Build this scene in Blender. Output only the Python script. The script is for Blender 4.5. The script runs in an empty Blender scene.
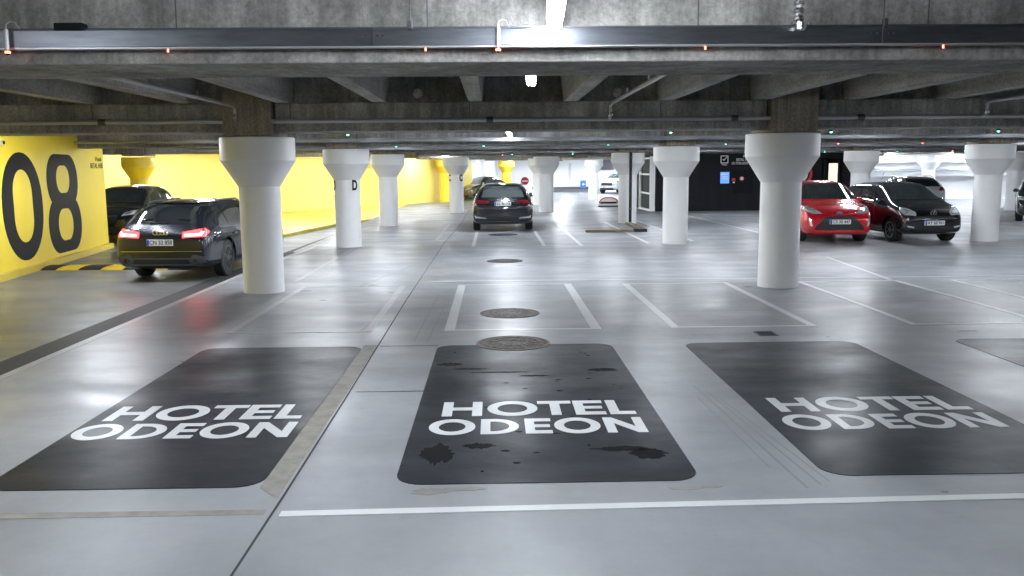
import bpy, bmesh, math, random
from math import sin, cos, pi, radians as R
from mathutils import Vector, Matrix
from mathutils.bvhtree import BVHTree
random.seed(5)
SC = bpy.context.scene
COL = SC.collection

# ------------------------------------------------------------------ materials
def mat(name, col, rough=.5, metal=0, spec=.5, emit=None, es=0, coat=0, noise=None, bump=None, trans=0):
    m = bpy.data.materials.new(name); m.use_nodes = True
    nt = m.node_tree; b = nt.nodes['Principled BSDF']
    b.inputs['Base Color'].default_value = (*col, 1)
    b.inputs['Roughness'].default_value = rough
    b.inputs['Metallic'].default_value = metal
    b.inputs['Specular IOR Level'].default_value = spec
    b.inputs['Coat Weight'].default_value = coat
    b.inputs['Coat Roughness'].default_value = .05
    if emit:
        b.inputs['Emission Color'].default_value = (*emit, 1)
        b.inputs['Emission Strength'].default_value = es
    N, L = nt.nodes.new, nt.links.new
    if noise or bump:
        tc = N('ShaderNodeTexCoord')
    if noise:      # (scale, colour2, lo, hi, stretch)
        sc, c2, lo, hi, st = noise
        mp = N('ShaderNodeMapping'); mp.inputs['Scale'].default_value = st
        L(tc.outputs['Object'], mp.inputs['Vector'])
        n = N('ShaderNodeTexNoise'); n.inputs['Scale'].default_value = sc; n.inputs['Detail'].default_value = 7
        n.inputs['Roughness'].default_value = .62
        L(mp.outputs[0], n.inputs['Vector'])
        r = N('ShaderNodeValToRGB')
        r.color_ramp.elements[0].position = lo; r.color_ramp.elements[0].color = (*col, 1)
        r.color_ramp.elements[1].position = hi; r.color_ramp.elements[1].color = (*c2, 1)
        L(n.outputs['Fac'], r.inputs[0]); L(r.outputs[0], b.inputs['Base Color'])
    if bump:
        n2 = N('ShaderNodeTexNoise'); n2.inputs['Scale'].default_value = bump[0]; n2.inputs['Detail'].default_value = 5
        L(tc.outputs['Object'], n2.inputs['Vector'])
        bp = N('ShaderNodeBump'); bp.inputs['Strength'].default_value = bump[1]; bp.inputs['Distance'].default_value = bump[2]
        L(n2.outputs['Fac'], bp.inputs['Height']); L(bp.outputs[0], b.inputs['Normal'])
    return m

def floor_mat(name, c1, c2, r1, r2, stain=(.2, .19, .18), amt=.35, spec=.6):
    m = bpy.data.materials.new(name); m.use_nodes = True
    nt = m.node_tree; b = nt.nodes['Principled BSDF']; N, L = nt.nodes.new, nt.links.new
    tc = N('ShaderNodeTexCoord')
    def noise(scale, det=6, st=(1, 1, 1), rg=.6):
        mp = N('ShaderNodeMapping'); mp.inputs['Scale'].default_value = st; L(tc.outputs['Object'], mp.inputs['Vector'])
        n = N('ShaderNodeTexNoise'); n.inputs['Scale'].default_value = scale; n.inputs['Detail'].default_value = det
        n.inputs['Roughness'].default_value = rg; L(mp.outputs[0], n.inputs['Vector']); return n.outputs['Fac']
    def ramp(v, p0, a, p1, c):
        r = N('ShaderNodeValToRGB'); e = r.color_ramp.elements
        e[0].position = p0; e[0].color = (*a, 1); e[1].position = p1; e[1].color = (*c, 1); L(v, r.inputs[0]); return r.outputs[0]
    def mix(f, a, c):
        x = N('ShaderNodeMix'); x.data_type = 'RGBA'; L(f, x.inputs[0]); L(a, x.inputs[6])
        if isinstance(c, tuple): x.inputs[7].default_value = (*c, 1)
        else: L(c, x.inputs[7])
        return x.outputs[2]
    base = ramp(noise(.55, 8, (1, .6, 1), .65), .35, c1, .68, c2)
    s1 = ramp(noise(1.1, 6, (.6, 1.5, 1), .55), .45, (0, 0, 0), .9, (amt, amt, amt))
    base = mix(s1, base, stain)
    s2 = ramp(noise(38, 4, (1, 1, 1), .7), .66, (0, 0, 0), .78, (.4, .4, .4))
    base = mix(s2, base, stain)
    L(base, b.inputs['Base Color'])
    rr = ramp(noise(.9, 7, (.7, 1.3, 1), .65), .35, (r1,)*3, .65, (r2,)*3)
    L(rr, b.inputs['Roughness'])
    bp = N('ShaderNodeBump'); bp.inputs['Strength'].default_value = .25; bp.inputs['Distance'].default_value = .004
    L(noise(9, 5, (1, 1, 1)), bp.inputs['Height']); L(bp.outputs[0], b.inputs['Normal'])
    b.inputs['Specular IOR Level'].default_value = spec
    return m

M = {}
M['floor'] = floor_mat('floor_concrete', (.255, .263, .282), (.165, .171, .186), .285, .5, (.17,.168,.165), .35)
M['lane'] = floor_mat('lane_asphalt', (.15, .154, .165), (.10, .103, .11), .29, .5, (.07,.07,.075), .5)
M['matblack'] = floor_mat('bay_paint_black', (.006, .008, .013), (.013, .016, .023), .3, .5, (.003, .003, .004), .8, .12)
M['white_line'] = floor_mat('line_paint', (.58, .59, .60), (.47, .48, .49), .35, .5, (.35, .35, .35), .15)
M['faded_line'] = floor_mat('line_paint_worn', (.36, .36, .37), (.29, .29, .30), .35, .5, (.28, .28, .28), .9)
def conc_mat(name, c, lo=.42, hi=1.5, streak=(7, 7, .35)):
    m = bpy.data.materials.new(name); m.use_nodes = True
    nt = m.node_tree; b = nt.nodes['Principled BSDF']; N, L = nt.nodes.new, nt.links.new
    tc = N('ShaderNodeTexCoord')
    def no(sc, st, det=6, rg=.65):
        mp = N('ShaderNodeMapping'); mp.inputs['Scale'].default_value = st; L(tc.outputs['Object'], mp.inputs['Vector'])
        n = N('ShaderNodeTexNoise'); n.inputs['Scale'].default_value = sc; n.inputs['Detail'].default_value = det; n.inputs['Roughness'].default_value = rg
        L(mp.outputs[0], n.inputs['Vector']); return n.outputs['Fac']
    def mr(v, a, b_, c_, d):
        x = N('ShaderNodeMapRange'); x.inputs[1].default_value = a; x.inputs[2].default_value = b_; x.inputs[3].default_value = c_; x.inputs[4].default_value = d; L(v, x.inputs[0]); return x.outputs[0]
    def mul(a, b_):
        x = N('ShaderNodeMath'); x.operation = 'MULTIPLY'; L(a, x.inputs[0]); L(b_, x.inputs[1]); return x.outputs[0]
    k = mul(mul(mr(no(1.3, (1, 1, 1)), .3, .7, lo, hi), mr(no(1, streak, 4), .35, .65, .72, 1.2)), mr(no(26, (1, 1, 1), 5, .75), .35, .65, .7, 1.3))
    v = N('ShaderNodeVectorMath'); v.operation = 'SCALE'; v.inputs[0].default_value = c; L(k, v.inputs[3]); L(v.outputs[0], b.inputs['Base Color'])
    b.inputs['Roughness'].default_value = .85
    bp = N('ShaderNodeBump'); bp.inputs['Strength'].default_value = .5; bp.inputs['Distance'].default_value = .012; L(no(18, (1, 1, 1), 7, .7), bp.inputs['Height']); L(bp.outputs[0], b.inputs['Normal'])
    return m
M['conc'] = conc_mat('beam_concrete', (.26, .253, .242))
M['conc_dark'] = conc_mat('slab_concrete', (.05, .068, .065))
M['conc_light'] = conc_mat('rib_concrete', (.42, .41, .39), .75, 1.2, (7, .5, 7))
M['rust_conc'] = conc_mat('rust_streaked_concrete', (.24, .205, .165), .7, 1.25, (9, 9, .3))
M['tray'] = mat('tray_steel', (.25, .26, .285), .4, .6, noise=(1.2, (.14, .145, .16), .4, .6, (1, 4, 4)))
M['colwhite'] = mat('column_paint', (.82, .82, .83), .42, noise=(1.5, (.76, .76, .77), .4, .75, (1, 1, .5)), bump=(60, .08, .002))
M['coltop'] = mat('capital_paint', (.74, .74, .74), .5, bump=(60, .08, .002))
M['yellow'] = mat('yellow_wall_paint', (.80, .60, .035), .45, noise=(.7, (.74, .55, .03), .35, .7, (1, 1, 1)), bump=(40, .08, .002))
M['yellow_overexposed'] = mat('far_yellow_overexposed', (.86, .70, .16), .5, noise=(.7, (.82, .66, .14), .35, .7, (1, 1, 1)), bump=(40, .08, .002))  # paler than the number wall: overexposed look put into the colour
M['yellow_floor'] = floor_mat('yellow_floor_paint', (.75, .56, .05), (.6, .45, .05), .3, .5, (.3, .24, .08), .4)
M['whitewall'] = mat('white_wall_paint', (.88, .88, .88), .5, noise=(.7, (.84, .84, .85), .35, .7, (1, 1, 1)))
M['greywall'] = mat('grey_wall_paint', (.36, .37, .39), .6)
M['blackwall'] = mat('black_wall_paint', (.009, .0095, .013), .7, spec=.2, noise=(3, (.014, .0145, .018), .4, .7, (1, 1, .1)))
M['black'] = mat('black_paint', (.007, .008, .011), .6, spec=.15)
M['rubber'] = mat('rubber', (.012, .012, .012), .75)
M['steel'] = mat('galvanised_steel', (.17, .18, .20), .33, .9, noise=(4, (.12, .13, .15), .4, .7, (1, 8, 8)))
M['steel_dark'] = mat('dull_steel', (.10, .10, .11), .5, .7)
M['pipe'] = mat('pipe_grey', (.42, .43, .45), .35, .6)
M['chrome'] = mat('chrome', (.75, .76, .78), .12, 1)
M['alloy'] = mat('alloy', (.16, .16, .17), .3, .9)
M['alloy_light'] = mat('alloy_light', (.5, .51, .53), .3, .9)
M['tube'] = mat('lamp_diffuser', (.9, .9, .9), .4, emit=(.87, .93, 1), es=185)
M['housing'] = mat('lamp_housing', (.7, .7, .7), .4)
M['led_red'] = mat('led_red', (.8, .05, .03), .3, emit=(1, .12, .06), es=14)
M['led_green'] = mat('led_green', (.05, .8, .4), .3, emit=(.15, 1, .55), es=8)
M['tail_on'] = mat('lit_tail_lamp', (.7, .02, .02), .2, emit=(1, .03, .035), es=9)
M['tail_core'] = mat('lit_tail_lamp_core', (.9, .3, .25), .2, emit=(1, .28, .22), es=16)
M['tail_off'] = mat('tail_lamp_lens', (.12, .008, .01), .12, coat=1)
M['lens'] = mat('headlamp_lens', (.45, .47, .5), .1, .3, coat=1)
M['lens_in'] = mat('headlamp_reflector', (.85, .87, .9), .15, .8)
M['glass'] = mat('car_window_glass', (.012, .014, .016), .04, 0, .8, coat=1)
M['glass_grey'] = mat('car_window_glass_pale', (.07, .085, .09), .06, 0, .8, coat=1)
M['p_black'] = mat('car_paint_black', (.010, .011, .015), .22, .3, coat=1)
M['p_navy'] = mat('car_paint_black_blue', (.012, .014, .024), .25, .35, coat=1)
M['p_dark_reflect'] = mat('car_paint_yellow_reflection', (.13, .095, .03), .25, .5, coat=1)  # dark body with a yellow reflection put into the colour
M['p_red'] = mat('car_paint_red', (.52, .008, .018), .25, .15, coat=1)
M['p_silver'] = mat('car_paint_silver', (.42, .43, .45), .28, .6, coat=1)
M['p_white'] = mat('car_paint_white', (.62, .65, .70), .25, .1, coat=1)
M['trimgrey'] = mat('bumper_trim_grey', (.07, .072, .078), .4)
M['trimblack'] = mat('bumper_trim_black', (.008, .008, .009), .5)
M['plate'] = mat('number_plate', (.75, .76, .78), .4)
M['plate_blue'] = mat('plate_blue', (.02, .08, .5), .4)
M['plate_red'] = mat('plate_red', (.6, .03, .03), .4)
M['red_sign'] = mat('red_sign_paint', (.62, .015, .02), .4)
M['white_sign'] = mat('white_sign_paint', (.85, .85, .85), .4)
M['blue_sign'] = mat('blue_sign_paint', (.03, .16, .62), .4)
M['lightbox_blue'] = mat('blue_screen', (.1, .3, .8), .3, emit=(.16, .38, 1), es=.9)
M['rust'] = mat('rusty_cast_iron', (.03, .024, .02), .6, .3, noise=(22, (.13, .10, .08), .42, .66, (1, 1, 1)), bump=(60, .8, .01))
M['rust_rim'] = mat('rusty_rim', (.16, .12, .09), .6, .2)
M['iron'] = mat('cast_iron', (.02, .021, .024), .6, .3, noise=(30, (.07, .067, .065), .45, .65, (1, 1, 1)), bump=(60, .8, .01))
M['joint'] = mat('joint_sealant', (.02, .02, .022), .7)
M['scuff'] = mat('scuff', (.15, .15, .155), .5)
M['beige'] = mat('bare_screed', (.24, .222, .20), .6, noise=(7, (.17, .16, .145), .4, .65, (1, 1, 1)))
M['wear'] = mat('worn_paint', (.004, .004, .006), .7, spec=.08)
M['scuff_faint'] = mat('faint_scuff', (.20, .205, .215), .45)
M['puddle'] = mat('damp_stain', (.17, .16, .145), .3, noise=(9, (.2, .19, .175), .4, .6, (1, 1, 1)))
M['timber'] = mat('brown_timber', (.13, .085, .05), .6, noise=(5, (.2, .14, .085), .4, .65, (1, 1, 1)))
M['yellow_rub'] = mat('yellow_rubber', (.75, .52, .03), .5)
M['cream'] = mat('lit_interior', (.8, .7, .55), .5, emit=(1, .86, .68), es=.9)
M['paper'] = mat('paper', (.8, .8, .82), .6)

# ------------------------------------------------------------------ mesh helpers
def link(name, bm, m, parent=None, smooth=False, sharp=35):
    me = bpy.data.meshes.new(name); bm.normal_update(); bm.to_mesh(me); bm.free()
    ms = m if isinstance(m, (list, tuple)) else [m]
    for x in ms: me.materials.append(M[x] if isinstance(x, str) else x)
    if smooth:
        for p in me.polygons: p.use_smooth = True
        me.set_sharp_from_angle(angle=R(sharp))
    o = bpy.data.objects.new(name, me); COL.objects.link(o)
    if parent: o.parent = parent
    return o
def tag(o, label, cat=None, group=None, kind=None):
    if label: o['label'] = label
    if cat: o['category'] = cat
    if group: o['group'] = group
    if kind: o['kind'] = kind
    return o
def thing(name, label, cat, loc=(0, 0, 0), rz=0, group=None):
    o = bpy.data.objects.new(name, None); COL.objects.link(o); o.empty_display_size = .1
    o.location = loc; o.rotation_euler = (0, 0, rz)
    return tag(o, label, cat, group)
def struct(name, bm, m, label=None, smooth=False):
    o = link(name, bm, m, None, smooth); o['kind'] = 'structure'
    if label: o['label'] = label
    return o
def copy_tree(o, parent=None):
    c = o.copy(); COL.objects.link(c)
    if parent: c.parent = parent
    for ch in list(o.children): copy_tree(ch, c)
    return c
def BM(): return bmesh.new()
def box(bm, x0, x1, y0, y1, z0, z1, bev=0, mi=0):
    v = [bm.verts.new((x, y, z)) for x in (x0, x1) for y in (y0, y1) for z in (z0, z1)]
    fs = [(0, 1, 3, 2), (4, 6, 7, 5), (0, 4, 5, 1), (2, 3, 7, 6), (0, 2, 6, 4), (1, 5, 7, 3)]
    F = [bm.faces.new([v[i] for i in f]) for f in fs]
    for f in F: f.material_index = mi
    if bev:
        bmesh.ops.recalc_face_normals(bm, faces=F)
        es = list({e for f in F for e in f.edges})
        bmesh.ops.bevel(bm, geom=es, offset=bev, segments=2, affect='EDGES', profile=.5)
    else: bmesh.ops.recalc_face_normals(bm, faces=F)
    return bm
def obox(bm, a, b, w, z0, z1, bev=0):
    """box running from a to b (2D) with width w"""
    a = Vector(a); b = Vector(b); t = (b - a).normalized(); n = Vector((t.y, -t.x)) * w / 2
    return prism(bm, [a + n, b + n, b - n, a - n], z0, z1)
def prism(bm, pts, z0, z1, mi=0):
    lo = [bm.verts.new((p[0], p[1], z0)) for p in pts]; hi = [bm.verts.new((p[0], p[1], z1)) for p in pts]
    n = len(pts); F = [bm.faces.new(hi), bm.faces.new(lo[::-1])]
    for i in range(n): F.append(bm.faces.new((lo[i], lo[(i+1) % n], hi[(i+1) % n], hi[i])))
    bmesh.ops.recalc_face_normals(bm, faces=F)
    for f in F: f.material_index = mi
    return bm
def ring(bm, outer, inner, z0, z1):
    n = len(outer); V = []
    for loop in (outer, inner):
        for z in (z0, z1): V.append([bm.verts.new((p[0], p[1], z)) for p in loop])
    ol, oh, il, ih = V; F = []
    for i in range(n):
        j = (i+1) % n
        F += [bm.faces.new((oh[i], oh[j], ih[j], ih[i])), bm.faces.new((ol[i], il[i], il[j], ol[j])),
              bm.faces.new((ol[i], ol[j], oh[j], oh[i])), bm.faces.new((il[i], ih[i], ih[j], il[j]))]
    bmesh.ops.recalc_face_normals(bm, faces=F)
    return bm
def lathe(bm, prof, seg=40, c=(0, 0, 0), axis='z', cap=True):
    rings = []
    for r, h in prof:
        L = []
        for i in range(seg):
            a = 2*pi*i/seg
            p = (r*cos(a), r*sin(a), h) if axis == 'z' else ((h, r*cos(a), r*sin(a)) if axis == 'x' else (r*cos(a), h, r*sin(a)))
            L.append(bm.verts.new((p[0]+c[0], p[1]+c[1], p[2]+c[2])))
        rings.append(L)
    F = []
    for a, b in zip(rings, rings[1:]):
        for i in range(seg):
            j = (i+1) % seg; F.append(bm.faces.new((a[i], a[j], b[j], b[i])))
    if cap: F.append(bm.faces.new(rings[0][::-1])); F.append(bm.faces.new(rings[-1]))
    bmesh.ops.recalc_face_normals(bm, faces=F)
    return bm
def tube(bm, pts, r, seg=10):
    pts = [Vector(p) for p in pts]; rings = []
    up = Vector((0, 0, 1))
    for i, p in enumerate(pts):
        d = (pts[min(i+1, len(pts)-1)] - pts[max(i-1, 0)]).normalized()
        a = d.cross(up)
        if a.length < .05: a = d.cross(Vector((1, 0, 0)))
        a.normalize(); b = a.cross(d).normalized()
        rings.append([bm.verts.new(p + a*r*cos(2*pi*k/seg) + b*r*sin(2*pi*k/seg)) for k in range(seg)])
    F = []
    for A, B in zip(rings, rings[1:]):
        for k in range(seg): F.append(bm.faces.new((A[k], A[(k+1) % seg], B[(k+1) % seg], B[k])))
    F.append(bm.faces.new(rings[0][::-1])); F.append(bm.faces.new(rings[-1]))
    bmesh.ops.recalc_face_normals(bm, faces=F)
    return bm
def rrect(x0, x1, y0, y1, r, n=6):
    P = []
    for cx, cy, a0 in ((x1-r, y1-r, 0), (x0+r, y1-r, 90), (x0+r, y0+r, 180), (x1-r, y0+r, 270)):
        for k in range(n+1):
            a = R(a0 + 90*k/n); P.append((cx + r*cos(a), cy + r*sin(a)))
    return P
def ell(cx, cy, rx, ry, n=40): return [(cx+rx*cos(2*pi*k/n), cy+ry*sin(2*pi*k/n)) for k in range(n)]
def text_mesh(s, size, m, name, parent, mtx, ext=.002, align='CENTER', stretch=1.0):
    cu = bpy.data.curves.new('t', 'FONT'); cu.body = s; cu.size = size; cu.extrude = ext; cu.align_x = align; cu.align_y = 'CENTER'
    cu.offset = size*.012
    ob = bpy.data.objects.new('t', cu); COL.objects.link(ob)
    dg = bpy.context.evaluated_depsgraph_get(); dg.update()
    me = bpy.data.meshes.new_from_object(ob.evaluated_get(dg))
    bpy.data.objects.remove(ob); bpy.data.curves.remove(cu)
    me.transform(Matrix.Diagonal((stretch, 1, 1, 1)))
    me.materials.clear(); me.materials.append(M[m])
    o = bpy.data.objects.new(name, me); COL.objects.link(o)
    if parent: o.parent = parent
    o.matrix_local = mtx
    return o

# ------------------------------------------------------------------ camera (fitted on column grid, lines and verticals)
f_px, pit, yaw, rol, CH = 862.92, .137427, .01993, -.0080672, 1.88
fw = Vector((sin(yaw)*cos(pit), cos(yaw)*cos(pit), -sin(pit)))
rt = Vector((cos(yaw), -sin(yaw), 0)); up = rt.cross(fw)
r2 = rt*cos(rol) + up*sin(rol); u2 = -rt*sin(rol) + up*cos(rol)
cd = bpy.data.cameras.new('camera'); cam = bpy.data.objects.new('camera', cd); COL.objects.link(cam)
cd.sensor_width = 36; cd.lens = f_px*36/1024; cd.clip_end = 300; cd.clip_start = .05
mm = Matrix.Identity(4)
for i in range(3):
    mm[i][0] = r2[i]; mm[i][1] = u2[i]; mm[i][2] = -fw[i]
mm[2][3] = CH
cam.matrix_world = mm
SC.camera = cam

# ------------------------------------------------------------------ floor
XL, XR, YB, YF = -24, 34, -5, 74
b = BM(); box(b, -4.62, XR, YB, YF, -.3, 0)
floor = struct('floor', b, 'floor', 'glossy pale grey concrete parking deck floor')
b = BM(); prism(b, [(XL, YB), (-4.62, YB), (-4.62, YF), (XL, YF)], -.4, -.10)
lane = struct('floor_lane', b, 'lane', 'darker grey wet driving lane beside the yellow wall')
def fpart(name, bm, m, label=None):
    o = link(name, bm, m, floor); 
    if label: o['label'] = label
    return o
# kerb line and dark gutter along the lane
kl = [(-4.62, -2), (-4.60, 8), (-4.62, 12), (-4.64, 16), (-4.5, 20), (-4.42, 24), (-4.3, 27.4), (-3.5, 31.3), (-2.4, 35.9), (-1.2, 41), (.2, 48)]
def strip(bm, pl, off0, off1, z0, z1):
    n = len(pl); A = []; B = []
    for i, p in enumerate(pl):
        p = Vector(p); t = (Vector(pl[min(i+1, n-1)]) - Vector(pl[max(i-1, 0)])).normalized(); nn = Vector((t.y, -t.x))
        A.append(p + nn*off0); B.append(p + nn*off1)
    return prism(bm, A + B[::-1], z0, z1)
b = BM(); strip(b, kl, -.62, .02, -.2, -.095); k = struct('trim_1', b, M['joint'], 'black gutter strip between the lane and the deck')
b = BM(); strip(b, kl, -.03, .07, -.2, .004); k = struct('trim_2', b, 'faded_line', 'thin pale kerb line along the edge of the deck')
# deck area left of the curve is lane coloured further back
b = BM(); prism(b, [(-4.7, 20), (-4.5, 20), (-4.42, 24), (-4.3, 27.4), (-3.5, 31.3), (-2.4, 35.9), (-1.2, 41), (.2, 48), (.2, 55), (-4.7, 55)], -.09, .0015)
struct('floor_lane_curve', b, 'lane', 'curving part of the driving lane behind the white columns')
b = BM(); prism(b, [(-6.3, 25.5), (-5.57, 30.5), (-4.0, 36.2), (-2.5, 40.4), (-1.3, 44), (-.9, 50), (-1.5, 54), (-5.15, 46.9), (-9.7, 39.9), (-16, 28.5), (-9.9, 25.2)], -.15, .0)
struct('floor_walkway', b, 'yellow_floor', 'yellow painted floor strip along the far yellow wall')
# expansion joints
b = BM()
strip(b, [(-1.25, -2), (-1.25, 3.85), (-1.245, 4.83), (-1.25, 6.95), (-1.29, 12.4), (-1.29, 22.5), (-1.15, 29.9), (-1.15, 40)], -.007, .007, .001, .002)
fpart('expansion_joint', b, 'joint', 'long thin dark joint running away across the floor')
b = BM(); box(b, -1.24, -.62, 9.12, 9.135, .001, .002); fpart('expansion_joint', b, 'joint')
b = BM(); box(b, -1.2, -.62, 7.2, 7.215, .001, .002); fpart('expansion_joint', b, 'joint')
b = BM(); prism(b, [(-4.5, 4.56), (-1.29, 4.57), (-1.29, 4.64), (-4.5, 4.66)], .001, .002); fpart('worn_strip', b, 'beige', 'scraped beige strip left of the long white line')
b = BM(); prism(b, [(-1.42, 4.98), (-1.27, 4.8), (-1.27, 9.2), (-1.42, 9.2)], .0005, .0016); fpart('worn_strip', b, 'beige')
def blob(cx, cy, rx, ry, z0=.0006, z1=.0015, n=26, j=.25):
    bm = BM(); return prism(bm, [(cx+rx*(1+random.uniform(-j, j))*cos(2*pi*k/n), cy+ry*(1+random.uniform(-j, j))*sin(2*pi*k/n)) for k in range(n)], z0, z1)
for q in [(-.38, 4.88, .12, .05), (-.2, 4.91, .12, .03), (1.12, 4.87, .1, .025), (1.28, 4.89, .06, .02)]:
    fpart('damp_stain', blob(*q), 'puddle')
for q in [(-3.1, 8.5, .04, .03), (2.6, 4.75, .02, .015), (3.35, 4.85, .02, .03), (-2.0, 14.1, .07, .05), (-1.6, 13.2, .05, .04), (-2.5, 12.5, .05, .04),
          (-3.0, 13.5, .12, .07), (4.0, 13.45, .07, .06), (3.7, 9.35, .02, .02), (5.4, 9.6, .1, .03), (7.6, 15.9, .25, .04), (1.9, 17.5, .08, .05), (.5, 16.8, .06, .04)]:
    fpart('dirt_spot', blob(*q), 'scuff')
for x0, y0, x1, y1, w in [(1.72, 7.3, 1.83, 4.85, .018), (1.78, 7.1, 1.93, 4.9, .012), (1.83, 6.9, 2.0, 4.95, .01), (1.66, 6.9, 1.72, 5.2, .008),
                          (-2.2, 14, -1.3, 18.5, .03), (-1.6, 9.9, -1.35, 12.4, .02), (-.9, 9.4, -.85, 13, .015), (-.75, 9.3, -.7, 12, .012)]:
    b = BM(); obox(b, (x0, y0), (x1, y1), w, .0006, .0014); fpart('tyre_mark', b, 'scuff_faint')

# ------------------------------------------------------------------ painted markings
def fline(name, label, segs, m='white_line', cat='floor line', z=.0035):
    b = BM()
    for (p, q, w) in segs: obox(b, p, q, w, .0008, z)
    o = link(name, b, m); return tag(o, label, cat)
fline('painted_line', 'long bright white line crossing the floor nearest the camera', [((-1.2, 4.575), (5.5, 4.72), .075)])
fline('painted_line', 'long thin white line crossing behind the outlined bays', [((-1.15, 14.52), (12, 14.38), .07)])
def outline(x0, x1, y0, y1, w, w2, label, m='white_line', sk=0):
    return fline('bay_outline', label, [((x0+w/2, y0), (x0+w/2+sk, y1), w), ((x1-w/2, y0), (x1-w/2+sk, y1), w), ((x0+w, y0+w2/2), (x1-w, y0+w2/2), w2), ((x0+w, y1-w2/2), (x1-w, y1-w2/2), w2)], m, 'bay marking')
outline(-.60, 1.25, 9.97, 14.02, .12, .06, 'white outlined bay directly behind the middle black mat, around a manhole cover')
outline(2.08, 3.82, 9.99, 13.95, .1, .07, 'white outlined bay in front of the right large column')
outline(-3.15, -1.45, 9.97, 14.0, .09, .05, 'faded bay outline beside the left large column', 'faded_line')
outline(4.96, 6.65, 10.02, 14.0, .08, .06, 'white outlined bay between the right large column and the diagonal line')
outline(7.5, 9.3, 10.05, 14.0, .08, .06, 'white outlined bay farthest to the right')
fline('painted_line', 'white line running back toward the black hatchback on the right', [((6.58, 14.1), (6.92, 17.8), .08)])
for x, y0, y1, lab in [(-.52, 21.1, 26, 'short white bay line left of the estate car in the middle'), (1.22, 21.0, 26, 'short white bay line right of the estate car in the middle'),
                       (2.13, 20.9, 30.5, 'white bay line between the middle estate car and the timber strips'), (3.86, 21.5, 30.2, 'white bay line passing beside the column with the dark pipe'),
                       (5.1, 22.0, 34, 'white bay line behind the plain column left of the black room'), (7.6, 22.4, 35, 'white bay line in front of the black room'),
                       (-1.55, 23, 30, 'worn dark-edged bay line beside the long floor joint'), (-3.4, 14.6, 20.8, 'worn bay line between the two left columns')]:
    fline('bay_line', lab, [((x, y0), (x, y1), .09)], 'faded_line' if 'worn' in lab else 'white_line')

def LET(ch, x, y, w, h, s, z0, z1):
    """capital letters of a wide geometric sans, lower left corner x,y"""
    b = BM()
    if ch == 'H':
        prism(b, [(x, y), (x+s, y), (x+s, y+h*.4), (x+w-s, y+h*.4), (x+w-s, y), (x+w, y), (x+w, y+h), (x+w-s, y+h), (x+w-s, y+h*.6), (x+s, y+h*.6), (x+s, y+h), (x, y+h)], z0, z1)
    elif ch == 'T':
        a = x + w/2 - s/2; prism(b, [(a, y), (a+s, y), (a+s, y+h*.8), (x+w, y+h*.8), (x+w, y+h), (x, y+h), (x, y+h*.8), (a, y+h*.8)], z0, z1)
    elif ch == 'E':
        t = h*.2; prism(b, [(x, y), (x+w, y), (x+w, y+t), (x+s, y+t), (x+s, y+h*.41), (x+w*.94, y+h*.41), (x+w*.94, y+h*.59), (x+s, y+h*.59), (x+s, y+h-t), (x+w, y+h-t), (x+w, y+h), (x, y+h)], z0, z1)
    elif ch == 'L': prism(b, [(x, y), (x+w, y), (x+w, y+h*.2), (x+s, y+h*.2), (x+s, y+h), (x, y+h)], z0, z1)
    elif ch == 'N': prism(b, [(x, y), (x+s, y), (x+s, y+h*.62), (x+w-s, y), (x+w, y), (x+w, y+h), (x+w-s, y+h), (x+w-s, y+h*.38), (x+s, y+h), (x, y+h)], z0, z1)
    elif ch == 'O':
        cx, cy = x+w/2, y+h/2; ring(b, ell(cx, cy, w/2, h/2+.01), ell(cx, cy, w/2-s*1.02, h/2-s*.95), z0, z1)
    elif ch == 'D':
        n = 24; O = [(x, y), ]; I = []
        def half(x0, hh, ww, yy):
            P = [(x0, yy+hh)]; r = hh/2
            for k in range(n+1):
                a = pi/2 - pi*k/n; P.append((x0 + (ww-r*1.0) + r*cos(a) if ww > r else x0 + ww*cos(a), yy+r+r*sin(a)))
            P.append((x0, yy)); return P
        ring(b, half(x, h, w, y), half(x+s, h-2*s*.92, w-2*s, y+s*.92), z0, z1)
    return b
def hotel_mat(x0, x1, y0, y1, tx, label, sk=0):
    r = thing('hotel_bay_mat', label, 'bay marking', (0, 0, 0))
    b = BM(); P = rrect(x0, x1, y0, y1, .17); P = [(p[0] + sk*(p[1]-y0)/(y1-y0)*(1 if p[0] < (x0+x1)/2 else 0), p[1]) for p in P]
    prism(b, P, .0006, .004); link('black_panel', b, 'matblack', r)
    z0, z1 = .0035, .006
    def word(s, xs, y, h, st):
        for ch, (a, w) in zip(s, xs):
            link('letter', LET(ch, tx+a, y, w, h, st, z0, z1), 'white_line', r)
    # x offsets read off the photograph's middle bay
    word('HOTEL', [(0, .31), (.35, .395), (.75, .27), (1.035, .235), (1.30, .20)], 6.42, .40, .078)
    word('ODEON', [(-.075, .34), (.305, .28), (.63, .195), (.845, .34), (1.22, .29)], 5.96, .37, .07)
    return r
HM = hotel_mat(-.62, 1.24, 4.99, 9.12, -.42, 'black painted bay with hotel lettering in the middle, worn and speckled')
hotel_mat(-3.1, -1.42, 4.99, 9.12, -3.0, 'black painted bay with hotel lettering at the left, red glow on its far end', 0)
hotel_mat(2.02, 3.85, 5.03, 9.10, 2.2, 'black painted bay with hotel lettering at the right')
b = BM(); prism(b, rrect(4.95, 6.8, 5.03, 9.14, .17), .0006, .004)
tag(link('black_bay_mat', b, 'matblack'), 'black painted bay cut off at the right edge of the picture', 'bay marking')

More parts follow.
